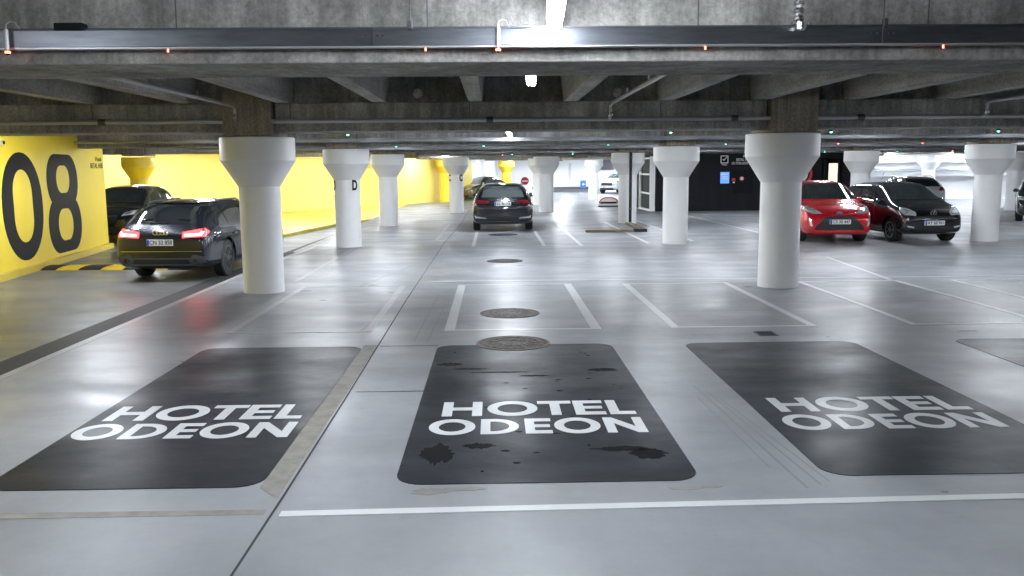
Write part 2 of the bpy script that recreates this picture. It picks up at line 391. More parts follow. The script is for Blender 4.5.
# scratches on middle mat
for q in [(-.25, 8.0, .16, .03), (.05, 7.85, .25, .025), (.35, 7.7, .12, .03), (-.45, 8.2, .12, .07), (-.4, 5.55, .1, .2), (-.12, 5.7, .1, .06), (1.0, 5.5, .12, .1), (.85, 5.6, .18, .05), (1.0, 7.9, .14, .06)]:
    b = blob(*q, .0038, .0046, 40, .28); link('wear_mark', b, 'wear', HM)
for k in range(26):
    b = blob(random.uniform(-.5, 1.1), random.uniform(5.1, 8.9), random.uniform(.01, .03), random.uniform(.008, .02), .0038, .0046, 12, .4); link('wear_mark', b, 'wear', HM)

def manhole(x, y, r, m, label, rim=None, z=.004):
    t = thing('manhole_cover', label, 'manhole cover', (x, y, 0))
    b = BM(); lathe(b, [(r*.93, .0006), (r*.93, z+.001), (r*.8, z+.001), (r*.8, z+.003), (r*.72, z+.003), (r*.72, z+.001), (r*.4, z+.001), (r*.4, z+.003), (r*.3, z+.003), (r*.3, z+.001)], 40)
    for k in range(16):
        a = 2*pi*k/16; obox(b, (r*.42*cos(a), r*.42*sin(a)), (r*.7*cos(a), r*.7*sin(a)), .02, z, z+.003)
    link('cover', b, m, t, True)
    b = BM(); ring(b, ell(0, 0, r, r), ell(0, 0, r*.93, r*.93), .0006, z+.003); link('frame', b, rim or m, t)
    return t
manhole(.19, 9.2, .40, 'rust', 'rusty brown round manhole cover overlapping the middle black bay', 'rust_rim', .006)
manhole(.19, 11.17, .39, 'rust', 'round manhole cover inside the outlined bay')
manhole(.21, 17.65, .37, 'iron', 'dark round manhole cover in the lane before the middle estate car')
manhole(.25, 24.8, .42, 'iron', 'dark round cover under the back of the middle estate car')
t = thing('floor_drain', 'small dark rectangular floor drain behind the right hotel bay', 'drain', (3.07, 9.57, 0))
b = BM(); ring(b, rrect(-.11, .11, -.13, .13, .01, 2), rrect(-.09, .09, -.11, .11, .008, 2), .0006, .006); link('frame', b, 'steel_dark', t)
b = BM(); box(b, -.09, .09, -.11, .11, .0006, .003)
for k in range(7): box(b, -.085+k*.026, -.072+k*.026, -.11, .11, .003, .005)
link('grate', b, 'black', t)

# ------------------------------------------------------------------ walls
def wall(name, a, bb, z0, z1, th, m, label):
    b = BM(); a = Vector(a); c = Vector(bb); t = (c-a).normalized(); n = Vector((-t.y, t.x))*th
    prism(b, [a, c, c+n, a+n], z0, z1); return struct(name, b, m, label)
WA, WB = Vector((-9.15, 16.0)), Vector((-10.13, 22.85)); WT = (WB-WA).normalized()
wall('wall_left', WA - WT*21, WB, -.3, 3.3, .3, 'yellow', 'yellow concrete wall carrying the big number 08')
b = BM(); A0 = WA - WT*21; N0 = Vector((WT.y, -WT.x)); prism(b, [A0, WB, WB+N0*.12, A0+N0*.12], -.2, .03)
struct('baseboard_left', b, 'yellow_floor', 'low yellow kerb along the foot of the number wall')
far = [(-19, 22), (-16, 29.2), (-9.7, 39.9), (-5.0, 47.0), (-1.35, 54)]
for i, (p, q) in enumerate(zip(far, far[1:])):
    wall('wall_far_left' if i == 1 else 'wall_far_left_%d' % i, p, q, -.3, 3.3, .3, 'yellow_overexposed', 'bright yellow far wall behind the left columns')
wall('wall_back_left', (-1.35, 54), (.3, 69), -.1, 3.3, .3, 'whitewall', 'white wall beyond the yellow wall')
wall('wall_back', (.3, 69), (20, 68), -.1, 3.3, .3, 'whitewall', 'bright white end wall')
wall('wall_back_right', (15.6, 48), (33, 48), -.1, 3.3, .3, 'whitewall', 'white wall with ledges behind the silver estate')
wall('wall_side', (15.6, 48), (15.6, 68.3), -.1, 3.3, -.3, 'whitewall', 'white side wall behind the black room')
wall('wall_right', (33, 48), (33, -5), -.1, 3.3, .3, 'whitewall', 'white wall on the far right')
wall('wall_rear', (33, -5), (-24, -5), -.1, 3.3, .3, 'greywall', 'wall behind the viewer')
wall('wall_outer_left', (-24, -5), (-19, 22), -.1, 3.3, .3, 'greywall', 'outer left wall')
# rear right wall: ledges and pipes
b = BM(); box(b, 20.2, 33, 47.2, 48, 1.28, 1.62, .02); struct('trim_3', b, 'greywall', 'grey horizontal beam along the white right wall')
b = BM(); box(b, 15.7, 33, 47.6, 48, 2.02, 2.1); struct('trim_4', b, 'greywall', 'thin grey ledge high on the white right wall')
b = BM(); tube(b, [(15.7, 47.1, 1.70), (33, 47.1, 1.70)], .06); tag(link('wall_pipe', b, 'pipe'), 'pale pipe running along the white wall at the right', 'pipe')
# end wall rail and vertical lettering
b = BM(); box(b, 3.0, 7.9, 68.2, 68.45, .25, .42)
tag(link('bumper_rail', b, 'steel_dark'), 'dark low rail along the foot of the bright end wall', 'rail')
# black room
b = BM(); prism(b, [(7.0, 37.3), (12.95, 37.3), (12.95, 37.5), (7.0, 37.5)], -.1, 3.3); prism(b, [(15.1, 37.3), (15.9, 37.3), (15.9, 42), (15.1, 42)], -.1, 3.3)
prism(b, [(12.95, 37.3), (15.1, 37.3), (15.1, 37.5), (12.95, 37.5)], 2.25, 3.3)
prism(b, [(7.0, 41.9), (15.1, 41.9), (15.1, 42.1), (7.0, 42.1)], -.1, 3.3)
prism(b, [(6.8, 40.2), (7.0, 40.2), (7.0, 42.1), (6.8, 42.1)], -.1, 3.3)
prism(b, [(6.8, 37.3), (7.0, 37.3), (7.0, 40.2), (6.8, 40.2)], 2.35, 3.3)
struct('wall_black_room', b, 'blackwall', 'matt black walls of the small room right of centre')
t = thing('door_1', None, None, (6.9, 37.3, 0)); del t; 
d1 = bpy.data.objects['door_1']; d1['kind'] = 'structure'; d1['label'] = 'white framed glazed door in the side of the black room'
b = BM()
for y in (.02, 2.75): box(b, -.12, .1, y, y+.12, 0, 2.35)
for z in (0.0, .72, 1.55, 2.25): box(b, -.1, .08, .1, 2.8, z, z+.07)
link('door_frame', b, 'white_sign', d1)
b = BM(); box(b, -.02, .02, .12, 2.76, .05, 2.3); link('pane', b, 'black', d1)
bpy.data.objects['door_1'].location = (6.85, 37.3, 0)
d2 = bpy.data.objects.new('door_2', None); COL.objects.link(d2); d2['kind'] = 'structure'; d2['label'] = 'dark glazed entrance with a lit cream interior behind the red car'; d2.location = (12.95, 37.4, 0)
b = BM()
for x in (0, .55, .72, 1.35, 1.95, 2.09): box(b, x, x+.06, -.06, .06, 0, 2.25)
box(b, 0, 2.15, -.06, .06, 2.19, 2.25); link('door_frame', b, 'black', d2)
b = BM(); box(b, .61, .72, -.09, .03, 0, 2.1); link('post', b, 'housing', d2)
b = BM(); box(b, 1.55, 1.93, -.02, .02, .2, 2.0); link('lit_pane', b, 'cream', d2)
b = BM(); box(b, .06, .55, .1, .14, .2, 2.0); link('lit_pane', b, 'cream', d2)
b = BM(); box(b, .78, 1.5, .1, .14, .05, 2.19); link('pane', b, 'glass', d2)
t = thing('wall_picture', 'round red, black and cream picture in the entrance behind the red car', 'picture', (13.2, 37.2, 1.55))
for m, r1, r0, yy in (('red_sign', .52, .40, 0), ('black', .40, .32, -.012), ('paper', .32, .17, -.02), ('black', .17, .0, -.03)):
    b = BM()
    if r0: ring(b, ell(0, 0, r1, r1), ell(0, 0, r0-.01, r0-.01), -.02, .0)
    else: prism(b, ell(0, 0, r1, r1), -.02, 0)
    bmesh.ops.transform(b, matrix=Matrix.Rotation(R(90), 4, 'X'), verts=b.verts[:]); bmesh.ops.translate(b, vec=(0, yy, 0), verts=b.verts[:]); link('painted_ring', b, m, t)
# signs on the black wall
yw = 37.29
XZ = Matrix.Rotation(R(90), 4, 'X')
def XZat(x, y, z): return Matrix.Translation((x, y, z)) @ XZ
t = thing('wall_lettering', 'white tick-box icon and three lines of small white lettering on the black wall', 'sign', (9.92, yw, 2.2))
b = BM(); ring(b, rrect(-.17, .17, -.17, .17, .03, 3), rrect(-.13, .13, -.13, .13, .02, 3), 0, .01); bmesh.ops.transform(b, matrix=XZ, verts=b.verts[:]); link('icon_frame', b, 'white_sign', t)
b = BM(); prism(b, [(-.09, .0), (-.03, -.07), (.14, .12), (.11, .14), (-.03, -.02), (-.06, .03)], 0, .01); bmesh.ops.transform(b, matrix=XZ, verts=b.verts[:]); link('tick', b, 'white_sign', t)
text_mesh('Husk', .11, 'white_sign', 'lettering', t, XZat(0, 0, -.22), .003)
text_mesh('Husk', .17, 'white_sign', 'lettering', t, XZat(.97, 0, .13), .003)
text_mesh('BETAL INDEN', .16, 'white_sign', 'lettering', t, XZat(.88, 0, -.02), .003, stretch=.75)
text_mesh('DU FORLADER P-HUS', .15, 'white_sign', 'lettering', t, XZat(.84, 0, -.17), .003, stretch=.72)
t = thing('blue_notice', 'bright blue rectangular notice on the black wall', 'sign', (9.95, yw, 1.42))
b = BM(); box(b, -.19, .19, -.03, 0, -.24, .24, .01); link('panel', b, 'lightbox_blue', t)
b = BM(); box(b, -.15, .15, -.04, -.025, .12, .18); box(b, -.12, .12, -.04, -.025, .02, .06); box(b, -.12, .12, -.04, -.025, -.06, -.03); link('printed_band', b, 'white_sign', t)
t = thing('fire_call_point', 'small red call point right of the blue notice', 'call point', (10.33, yw, 1.33))
b = BM(); box(b, -.07, .07, -.06, 0, -.07, .07, .01); link('box', b, 'red_sign', t); b = BM(); box(b, -.04, .04, -.07, -.055, -.14, -.09); link('tab', b, 'white_sign', t)
t = thing('round_push_button', 'white button with red surround on the black wall', 'button', (10.68, yw, 1.38))
b = BM(); lathe(b, [(.1, 0), (.1, -.04), (.075, -.045)], 24, axis='y'); link('surround', b, 'red_sign', t); b = BM(); lathe(b, [(.07, -.04), (.07, -.07), (.03, -.08)], 24, axis='y'); link('button', b, 'white_sign', t)
t = thing('control_cabinet', 'black flush cabinet around the push button on the black wall', 'cabinet', (10.75, yw, 1.25))
b = BM(); box(b, -.42, .42, -.02, 0, -.5, .5, .008); link('door', b, 'black', t)
# wall number 08
def on_wall(bm):
    mtx = Matrix(((WT.x, 0, WT.y, WA.x + WT.y*.001), (WT.y, 0, -WT.x, WA.y - WT.x*.001), (0, 1, 0, 0), (0, 0, 0, 1)))
    bmesh.ops.transform(bm, matrix=mtx, verts=bm.verts[:]); bmesh.ops.recalc_face_normals(bm, faces=bm.faces[:]); return bm
t = thing('wall_number', 'huge black number 08 painted on the yellow wall', 'wall lettering')
b = BM(); ring(b, rrect(.41, 2.46, .14, 2.28, 1.0, 10), rrect(.95, 1.92, .5, 1.94, .47, 10), 0, .004)
link('digit_zero', on_wall(b), 'black', t)
b = BM(); ring(b, rrect(2.72, 4.86, .1, 1.33, .61, 10), rrect(3.32, 4.28, .36, 1.07, .35, 10), 0, .004)
ring(b, rrect(2.79, 4.78, 1.12, 2.28, .57, 10), rrect(3.37, 4.22, 1.42, 2.03, .3, 10), 0, .005)
link('digit_eight', on_wall(b), 'black', t)
t = thing('wall_caption', 'two lines of tiny black lettering at the far end of the yellow wall', 'wall lettering')
wm = Matrix(((WT.x, 0, WT.y, WA.x + WT.y*.003), (WT.y, 0, -WT.x, WA.y - WT.x*.003), (0, 1, 0, 0), (0, 0, 0, 1)))
text_mesh('Husk', .16, 'black', 'lettering', t, wm @ Matrix.Translation((6.5, 2.2, 0)), .002, stretch=1.6)
text_mesh('BETAL HER', .17, 'black', 'lettering', t, wm @ Matrix.Translation((6.33, 2.03, 0)), .002, stretch=1.2)
b = BM(); tube(b, [(-9.1, 15.9, 2.42), (-9.06, 16.25, 2.42)], .05)
# end wall details
t = thing('no_entry_sign', 'round red no entry sign by the back left wall', 'sign', (1.72, 48, 0))
b = BM(); lathe(b, [(.22, 0), (.22, -.02)], 32, (0, 0, 1.20), 'y'); link('disc', b, 'red_sign', t)
b = BM(); box(b, -.15, .15, -.035, -.02, 1.17, 1.23); link('bar', b, 'white_sign', t)
b = BM(); tube(b, [(-.0, .02, 0), (0, .02, 1.3)], .025); link('post', b, 'housing', t)
t = thing('blue_arrow_sign', 'small blue square sign on the bright end wall', 'sign', (7.0, 68.15, .62))
b = BM(); box(b, -.22, .22, -.04, 0, -.3, .3, .01); link('panel', b, 'blue_sign', t); b = BM(); prism(b, [(-.1, 0), (.05, .12), (.05, .04), (.14, .04), (.14, -.04), (.05, -.04), (.05, -.12)], 0, .01); bmesh.ops.transform(b, matrix=Matrix.Translation((0, -.041, 0)) @ XZ, verts=b.verts[:]); link('arrow', b, 'white_sign', t)
t = thing('vertical_lettering', 'faint grey vertical lettering on the bright end wall', 'wall lettering', (5.95, 68.2, 1.45))
text_mesh('PARKERING', .3, 'greywall', 'lettering', t, Matrix.Rotation(R(90), 4, 'Y') @ XZ, .003) 
b = BM(); prism(b, [(-.75, .0), (-.45, .45), (.4, .45), (.75, -.35), (-.9, -.35)], 0, .03); bmesh.ops.transform(b, matrix=XZ, verts=b.verts[:])
o = link('dark_wall_panel', b, 'greywall'); o.location = (8.75, 68.3, 2.1); tag(o, 'dark grey six-sided panel on the end wall above the white car', 'panel')
M['panel_dark'] = mat('panel_dark', (.05, .05, .065), .5); o.data.materials[0] = M['panel_dark']

# ------------------------------------------------------------------ ceiling: slab, ribs, beams
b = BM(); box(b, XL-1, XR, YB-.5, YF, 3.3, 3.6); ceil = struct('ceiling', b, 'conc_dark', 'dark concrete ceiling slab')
BY = [(4.78, 5.5), (13.1, 13.85), (20.95, 21.75), (28.9, 29.7), (37.1, 37.9), (45.0, 45.8), (53.0, 53.8), (60.8, 61.6)]
blab = ['broad concrete beam nearest the camera, with a steel rail along its face', 'concrete beam resting on the two large front columns', 'concrete beam over the second row of columns',
        'concrete beam over the third row of columns', 'concrete beam above the black room wall', 'distant concrete beam in front of the far yellow columns', 'very distant concrete beam over the slim column by the end wall', 'last concrete beam before the bright end wall']
CX = [-19.9, -11.8, -3.62, 4.49, 12.3, 20.6, 28.7]
for i, (y0, y1) in enumerate(BY):
    t = thing('concrete_beam', blab[i], 'beam', (0, y0, 2.45)); d = y1-y0
    xs = [-23.5] + CX + [32.9]
    for x0, x1 in zip(xs, xs[1:]):
        if i > 0: a, c = x0+.38, x1-.38
        else: a, c = x0+.015, x1-.015
        if i == 2 and c > -10.5 and a < -10.5: pass
        b = BM(); box(b, a, c, 0, d, 0, .42, .012); box(b, a, c, .14, d-.14, .42, .85); link('beam_segment', b, 'conc', t)
    if i > 0:
        for x in CX:
            b = BM(); box(b, x-.355, x+.355, -.12, d+.12, -.06, .85, .01); link('column_stub', b, 'rust_conc', t)
ribn = 0
for (y0, y1) in [(-4.5, 4.9), (5.36, 13.24), (13.7, 21.1)]:
    for k in range(-12, 14):
        x = -.26 + 1.42*k
        b = BM(); v = []
        prism(b, [(x-.1, 0), (x+.1, 0), (x+.15, .44), (x-.15, .44)], y0, y1)
        bmesh.ops.transform(b, matrix=Matrix(((1, 0, 0, 0), (0, 0, 1, 0), (0, 1, 0, 2.87), (0, 0, 0, 1))), verts=b.verts[:])
        bmesh.ops.recalc_face_normals(b, faces=b.faces[:])
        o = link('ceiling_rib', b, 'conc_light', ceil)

# ------------------------------------------------------------------ columns
def column(x, y, label, m='colwhite', mt='coltop', letters=()):
    t = thing('column', label, 'column', (x, y, 0)); zb = -.1 if m == 'yellow' else 0
    b = BM(); lathe(b, [(.315, zb), (.31, zb+.02), (.31, 1.64)], 56); link('shaft', b, m, t, True)
    b = BM(); lathe(b, [(.312, 1.64), (.55, 2.02), (.56, 2.03), (.56, 2.37), (.55, 2.38)], 56); link('capital', b, mt, t, True, 20)
    for ch, ang, z, h in letters:
        cu = bpy.data.curves.new('t', 'FONT'); cu.body = ch; cu.size = h; cu.align_x = 'CENTER'; cu.align_y = 'CENTER'; cu.extrude = .003; cu.offset = h*.045
        ob = bpy.data.objects.new('t', cu); COL.objects.link(ob); dg = bpy.context.evaluated_depsgraph_get(); dg.update()
        me = bpy.data.meshes.new_from_object(ob.evaluated_get(dg)); bpy.data.objects.remove(ob); me.materials.clear(); me.materials.append(M['black'])
        bb = BM(); bb.from_mesh(me); bmesh.ops.triangulate(bb, faces=bb.faces[:])
        for _ in range(5):
            es = [e for e in bb.edges if e.calc_length() > .03]
            if not es: break
            bmesh.ops.subdivide_edges(bb, edges=es, cuts=1); bmesh.ops.triangulate(bb, faces=[f for f in bb.faces if len(f.verts) > 3])
        bb.to_mesh(me); bb.free()
        for v in me.vertices:
            a = R(ang) + v.co.x*.62/.31; rr = .315 + v.co.z
            v.co = Vector((rr*sin(a), -rr*cos(a), z + v.co.y))
        o = bpy.data.objects.new('letter', me); COL.objects.link(o); o.parent = t
    return t
column(-3.62, 13.5, 'large white column at left, partly hiding the braking estate car')
column(4.49, 13.5, 'large white column at right, nearest to the red hatchback')
column(-3.6, 21.4, 'white column with black letter D, behind the left large column', letters=[('D', 45, 1.5, .33), ('D', -66, 1.5, .33), ('1', -68, 1.2, .2)])
column(4.5, 21.4, 'white column standing left of the black room wall, third from the picture centre')
column(12.25, 21.3, 'white column at the right edge beside the small black hatchback')
column(-3.55, 29.3, 'plain white column right behind the letter D column')
column(4.57, 29.6, 'white column with a dark pipe down its front')
column(12.45, 29.3, 'white column between the red and black hatchbacks, standing behind them')
column(-1.62, 37.6, 'white column with black letter C left of the middle estate car', letters=[('C', 44, 1.5, .4), ('C', -62, 1.5, .4)])
column(2.28, 37.7, 'white column just right of the middle estate car')
column(2.33, 45.2, 'white column half hidden behind the one right of the middle estate car')
column(6.1, 53, 'slim distant white column by the bright end wall')
column(21.6, 35.6, 'white column at the right edge behind the others')
column(22.8, 45.2, 'white column against the ledged wall, above the silver estate')
column(-12.6, 31.2, 'yellow column behind the parked dark car', 'yellow', 'yellow')
column(-6.8, 45.2, 'yellow column between the two plain left columns', 'yellow', 'yellow')
column(-2.8, 50, 'yellow column left of the letter C column', 'yellow', 'yellow')
column(.84, 58, 'yellow column above the middle estate car', 'yellow', 'yellow')
t = thing('drain_pipe', 'thin dark pipe running down the front of a white column', 'pipe', (4.57, 29.0, 0))
b = BM(); tube(b, [(0, -.02, .02), (0, -.02, 2.42)], .05); link('pipe', b, 'rubber', t)
for z in (.5, 1.4, 2.2):
    b = BM(); lathe(b, [(.06, z), (.06, z+.05)], 14, (0, -.02, 0)); link('bracket', b, 'steel_dark', t)
b = BM(); box(b, 2.7, 4.1, 25.3, 25.5, 0, .07, .01); tag(link('timber_strip', b, 'timber'), 'brown timber strip lying across the bay before the piped column', 'timber strip')
b = BM(); obox(b, (4.45, 25.6), (4.5, 28.9), .2, 0, .07); tag(link('timber_strip', b, 'timber'), 'brown timber strip running back to the foot of the piped column', 'timber strip')
b = BM(); box(b, 4.12, 4.5, 25.3, 25.55, 0, .09, .01); tag(link('rubber_block', b, 'rubber'), 'black rubber block where the two timber strips meet', 'wheel stop')
# low barrier
t = thing('low_barrier', 'small round-topped red and white barrier on the floor in the distance', 'barrier', (5.6, 42.3, 0))
t.scale = (.8, 1, .75)
P = [(-.6, 0)] + [(-.6*cos(pi*k/16), .25+.4*sin(pi*k/16)) for k in range(17)] + [(.6, 0)]
b = BM(); prism(b, P, -.04, .04); bmesh.ops.transform(b, matrix=XZ, verts=b.verts[:]); link('panel', b, 'white_sign', t)
P2 = [(-.6*cos(pi*k/16), .25+.4*sin(pi*k/16)) for k in range(17)]; P3 = [(-.52*cos(pi*k/16), .25+.33*sin(pi*k/16)) for k in range(17)]
b = BM(); prism(b, P2 + P3[::-1], -.05, .05); bmesh.ops.transform(b, matrix=XZ, verts=b.verts[:]); link('border', b, 'red_sign', t)
b = BM(); box(b, -.5, .5, -.06, -.035, .2, .32); link('stripe', b, 'black', t)
b = BM(); box(b, -.62, .62, -.15, .15, 0, .07, .01); link('foot', b, 'rubber', t)
# speed bump
t = thing('speed_bump', 'black and yellow striped speed bump across the lane by the yellow wall', 'speed bump', (-8.4, 18.1, -.10), R(-2))
prof = [(-.45, 0), (-.35, .03), (-.15, .05), (.15, .05), (.35, .03), (.45, 0)]
def bump_seg(x0, x1, m):
    b = BM(); prism(b, prof, x0, x1); bmesh.ops.transform(b, matrix=Matrix(((0, 0, 1, 0), (1, 0, 0, 0), (0, 1, 0, 0), (0, 0, 0, 1))), verts=b.verts[:]); bmesh.ops.recalc_face_normals(b, faces=b.faces[:]); link('rubber_segment', b, m, t)
for k in range(7): bump_seg(-1.0 + k*.46, -1.0 + k*.46 + .44, 'rubber' if k % 2 == 0 else 'yellow_rub')

# ------------------------------------------------------------------ lamps
def lamp_proto(L=1.5):
    t = thing('strip_or_fill_light', 'x', 'strip light')
    b = BM(); box(b, -.045, .045, -L/2, L/2, .035, .075, .006); link('housing', b, 'housing', t)
    b = BM(); box(b, -.036, .036, -L/2+.01, L/2-.01, 0, .037, .01); link('diffuser', b, 'tube', t)
    b = BM()
    for y in (-L*.4, L*.4): tube(b, [(0, y, .07), (0, y, .72)], .005, 6)
    link('suspension_rod', b, 'steel_dark', t)
    return t
proto = lamp_proto()
LP = [(.285, 3.86, 'bright white strip light at the top of the picture, meeting the steel rail'), (.3, 7.0, 'strip light glimpsed beyond the nearest beam')]
GEN = 'strip light, most added as fill, above the beams and out of sight'
for y in (19.0, 25.2, 33.0, 41, 49): LP.append((.35, y, 'small glowing strip light between beams straight above the middle estate car' if y == 19.0 else None))
for y in (1.2, 16.0, 14.3): LP.append((.3, y, None))  # unseen lamps added to strengthen the light in the middle aisle
for y in (2.0, 6.15, 14.9, 16.6, 23.2, 25.9, 33.0, 41, 49.5):  # unseen lamp rows, mostly added to brighten floor and columns
    for x in (-3.3, 3.2, 6.2, 9.9, 13.5, 17.5):
        if y == 2.0 and x != -3.3 and x != 9.9: continue
        if y == 6.15 and x in (3.2, 6.2): continue
        if y in (16.6,) and x in (6.2, 17.5): continue
        if 37 < y < 42.5 and 6 < x < 16: continue
        if x in (-3.3,) and y > 30: continue
        if x in (3.2, 13.5) and y in (14.9, 25.9): continue
        LP.append((x, y, None))
for x, y in [(-6.3, 6.15), (-6.9, 14.9), (-7.4, 16.2), (-7.5, 23.2), (-7.8, 25.9)]: LP.append((x, y, None))  # unseen lane lamps, most of them added as fill
for p in [(-12.5, 25.5), (-12.5, 31.5), (-7.5, 33.0), (-9.3, 35.0), (-5.2, 41), (-6.6, 39.5), (-2.5, 45.0), (-11.0, 33.0), (-4.3, 42.5), (-6.0, 32), (-3.6, 47.5)]: LP.append((*p, None))  # unseen lamps added to brighten the far yellow wall
for p in [(3.2, 57.5), (5.5, 64.0), (1.6, 63.5), (8.5, 65), (4, 51), (9, 57), (12, 64), (3.5, 64.5), (7, 59), (10.5, 66), (1.2, 56.5), (13, 50)]: LP.append((*p, None))  # unseen lamps added to brighten the white end wall
for p in [(18, 44.6), (20.5, 44), (24, 44), (27, 35), (27, 44), (22, 46.4), (26, 46.4), (29, 46.4), (18.5, 46.4), (22, 26), (22, 15), (30, 43), (22, 5)]: LP.append((*p, None))  # unseen lamps added to brighten the right wall and bays
WH = {}
for i, (x, y, lab) in enumerate(LP):
    o = proto if i == 0 else copy_tree(proto)
    o.location = (x, y, 2.60)
    if i == 0: o.rotation_euler.z = R(-3)
    if y > 40 or (x < -2 and y > 30): o.scale = (3 if y > 50 else 2.2, 1, 1)  # far fill lamps widened to give more light
    o['label'] = lab or ''
    if not lab:
        side = 'left lane' if x < -5 else ('middle aisle' if x < 6 else 'right hand aisle' if x < 14 else 'far right bays')
        o['label'] = 'unseen strip light, most added as fill, tucked between ceiling beams over the ' + side; o['group'] = 'strip lights over the ' + side

# ------------------------------------------------------------------ services under the ceiling
# steel rail along nearest beam
t = thing('cable_trunking', 'long steel rail along the face of the nearest beam', 'cable trunking', (0, 4.66, 2.522))
b = BM(); box(b, -7.4, 12, 0, .07, 0, .088, .004); link('channel', b, 'steel', t)
b = BM(); box(b, -7.4, 12, .02, .10, .086, .10); link('lid', b, 'steel_dark', t)
b = BM(); box(b, -7.4, 12, .0, .05, -.008, 0)
link('bottom_flange', b, 'pipe', t)
for x in (-.63, 2.06):
    b = BM(); box(b, x, x+.004, -.002, .07, 0, .088); link('splice', b, 'chrome', t)
    b = BM()
    for dx in (-.06, -.03, .03, .06): lathe(b, [(.006, -.006), (.004, -.01)], 8, (x+dx, 0, .05), 'y')
    link('screw', b, 'chrome', t)
for x in (-1.65, -.43, -.34, 1.09, 2.08, 2.32):
    b = BM(); tube(b, [(x, .035, .08), (x, .035, .8)], .0035, 6); link('suspension_rod', b, 'steel_dark', t)
for x in (-.43, 2.08, .35-.04+.05):
    b = BM(); box(b, x-.012, x+.012, .0, .03, .07, .13, .004); link('clamp', b, 'steel_dark', t)
b = BM(); box(b, -2.27, -2.12, -.005, .06, .085, .125, .006); link('junction_box', b, 'black', t)
def sensor(x, y, z, led, label, long=False):
    t = thing('parking_sensor', label, 'parking sensor', (x, y, z))
    if long:
        b = BM(); lathe(b, [(.011, .012), (.011, .115)], 12); link('tube', b, 'pipe', t, True)
        b = BM(); tube(b, [(.0, 0, .11), (.003, 0, .14), (.02, .005, .155), (.045, .01, .15), (.06, .02, .12)], .003, 6); link('cable', b, 'pipe', t, True)
        b = BM(); lathe(b, [(.004, -.015), (.011, -.008), (.012, 0), (.011, .012)], 12); link('lamp_cap', b, 'black', t, True)
        b = BM(); lathe(b, [(.0115, -.006), (.0145, 0), (.0115, .006)], 12); link('light', b, led, t, True)
    else:
        b = BM(); lathe(b, [(.035, 0), (.035, .05), (.02, .06)], 12); link('housing', b, 'black', t, True)
        b = BM(); tube(b, [(0, 0, .05), (0, 0, .5)], .008, 6); link('suspension_rod', b, 'pipe', t)
        b = BM(); lathe(b, [(.006, -.02), (.016, -.015), (.02, -.004), (.018, .002)], 12); link('light', b, led, t, True)
    return t
sensor(.03, 4.63, 2.495, 'led_red', 'red glowing tube sensor hanging from the steel rail left of the strip light', True)
sensor(-2.5, 4.63, 2.495, 'led_red', 'red glowing tube sensor at the top left corner', True)
for (x, lab) in ((-1.64, 'left of the picture centre'), (-.34, 'under the two thin rods'), (1.09, 'right of the strip light'), (2.32, 'near the top right corner')):
    b = BM(); lathe(b, [(.006, -.01), (.007, 0), (.004, .012)], 8); o = link('indicator_light', b, 'led_red'); o.location = (x*1.035, 4.68, 2.506); o.scale = (.7, .7, .8); tag(o, 'tiny red indicator under the steel rail, ' + lab, 'indicator light')
L0 = [(-2.4, 14.5, 'led_green', 'green parking sensor behind the first beam, left of centre'), (2.95, 14.5, 'led_green', 'green parking sensor behind the first beam, above the piped column'),
      (5.75, 14.8, 'led_green', 'green parking sensor behind the first beam, right of the right large column'), (8.75, 15, 'led_green', 'green parking sensor behind the first beam, near the right edge'),
      (-2.45, 22.1, 'led_green', 'green parking sensor above the plain left column'), (2.9, 22, 'led_green', 'green parking sensor left of the piped column capital'),
      (5.9, 22.1, 'led_green', 'green parking sensor above the black wall'), (-.25, 22.1, 'led_green', 'green parking sensor above the middle estate car, nearer of two'),
      (11.2, 22.6, 'led_red', 'red parking sensor above the black hatchback'), (8.9, 22.4, 'led_red', 'red parking sensor above the red hatchback'),
      (.7, 33, 'led_green', 'distant green parking sensor above the middle estate car'), (.35, 34, 'led_red', 'distant red parking sensor above the middle estate car'), (3.0, 33, 'led_green', 'distant green sensor left of centre column group'),
      (4.9, 33.5, 'led_green', 'distant green sensor near the piped column'), (9.6, 33, 'led_green', 'distant green sensor at the top of the black wall'),
      (12.6, 33, 'led_green', 'distant green sensor beside the right large capital'), (15.4, 33, 'led_green', 'distant green sensor above the black hatchback roof'), (18, 33, 'led_green', 'distant green sensor above the silver estate'),
      (17, 32, 'led_red', 'distant red sensor above the silver estate')]
for x, y, led, lab in L0: sensor(x, y, 2.46 if y < 30 else 2.42, led, lab)
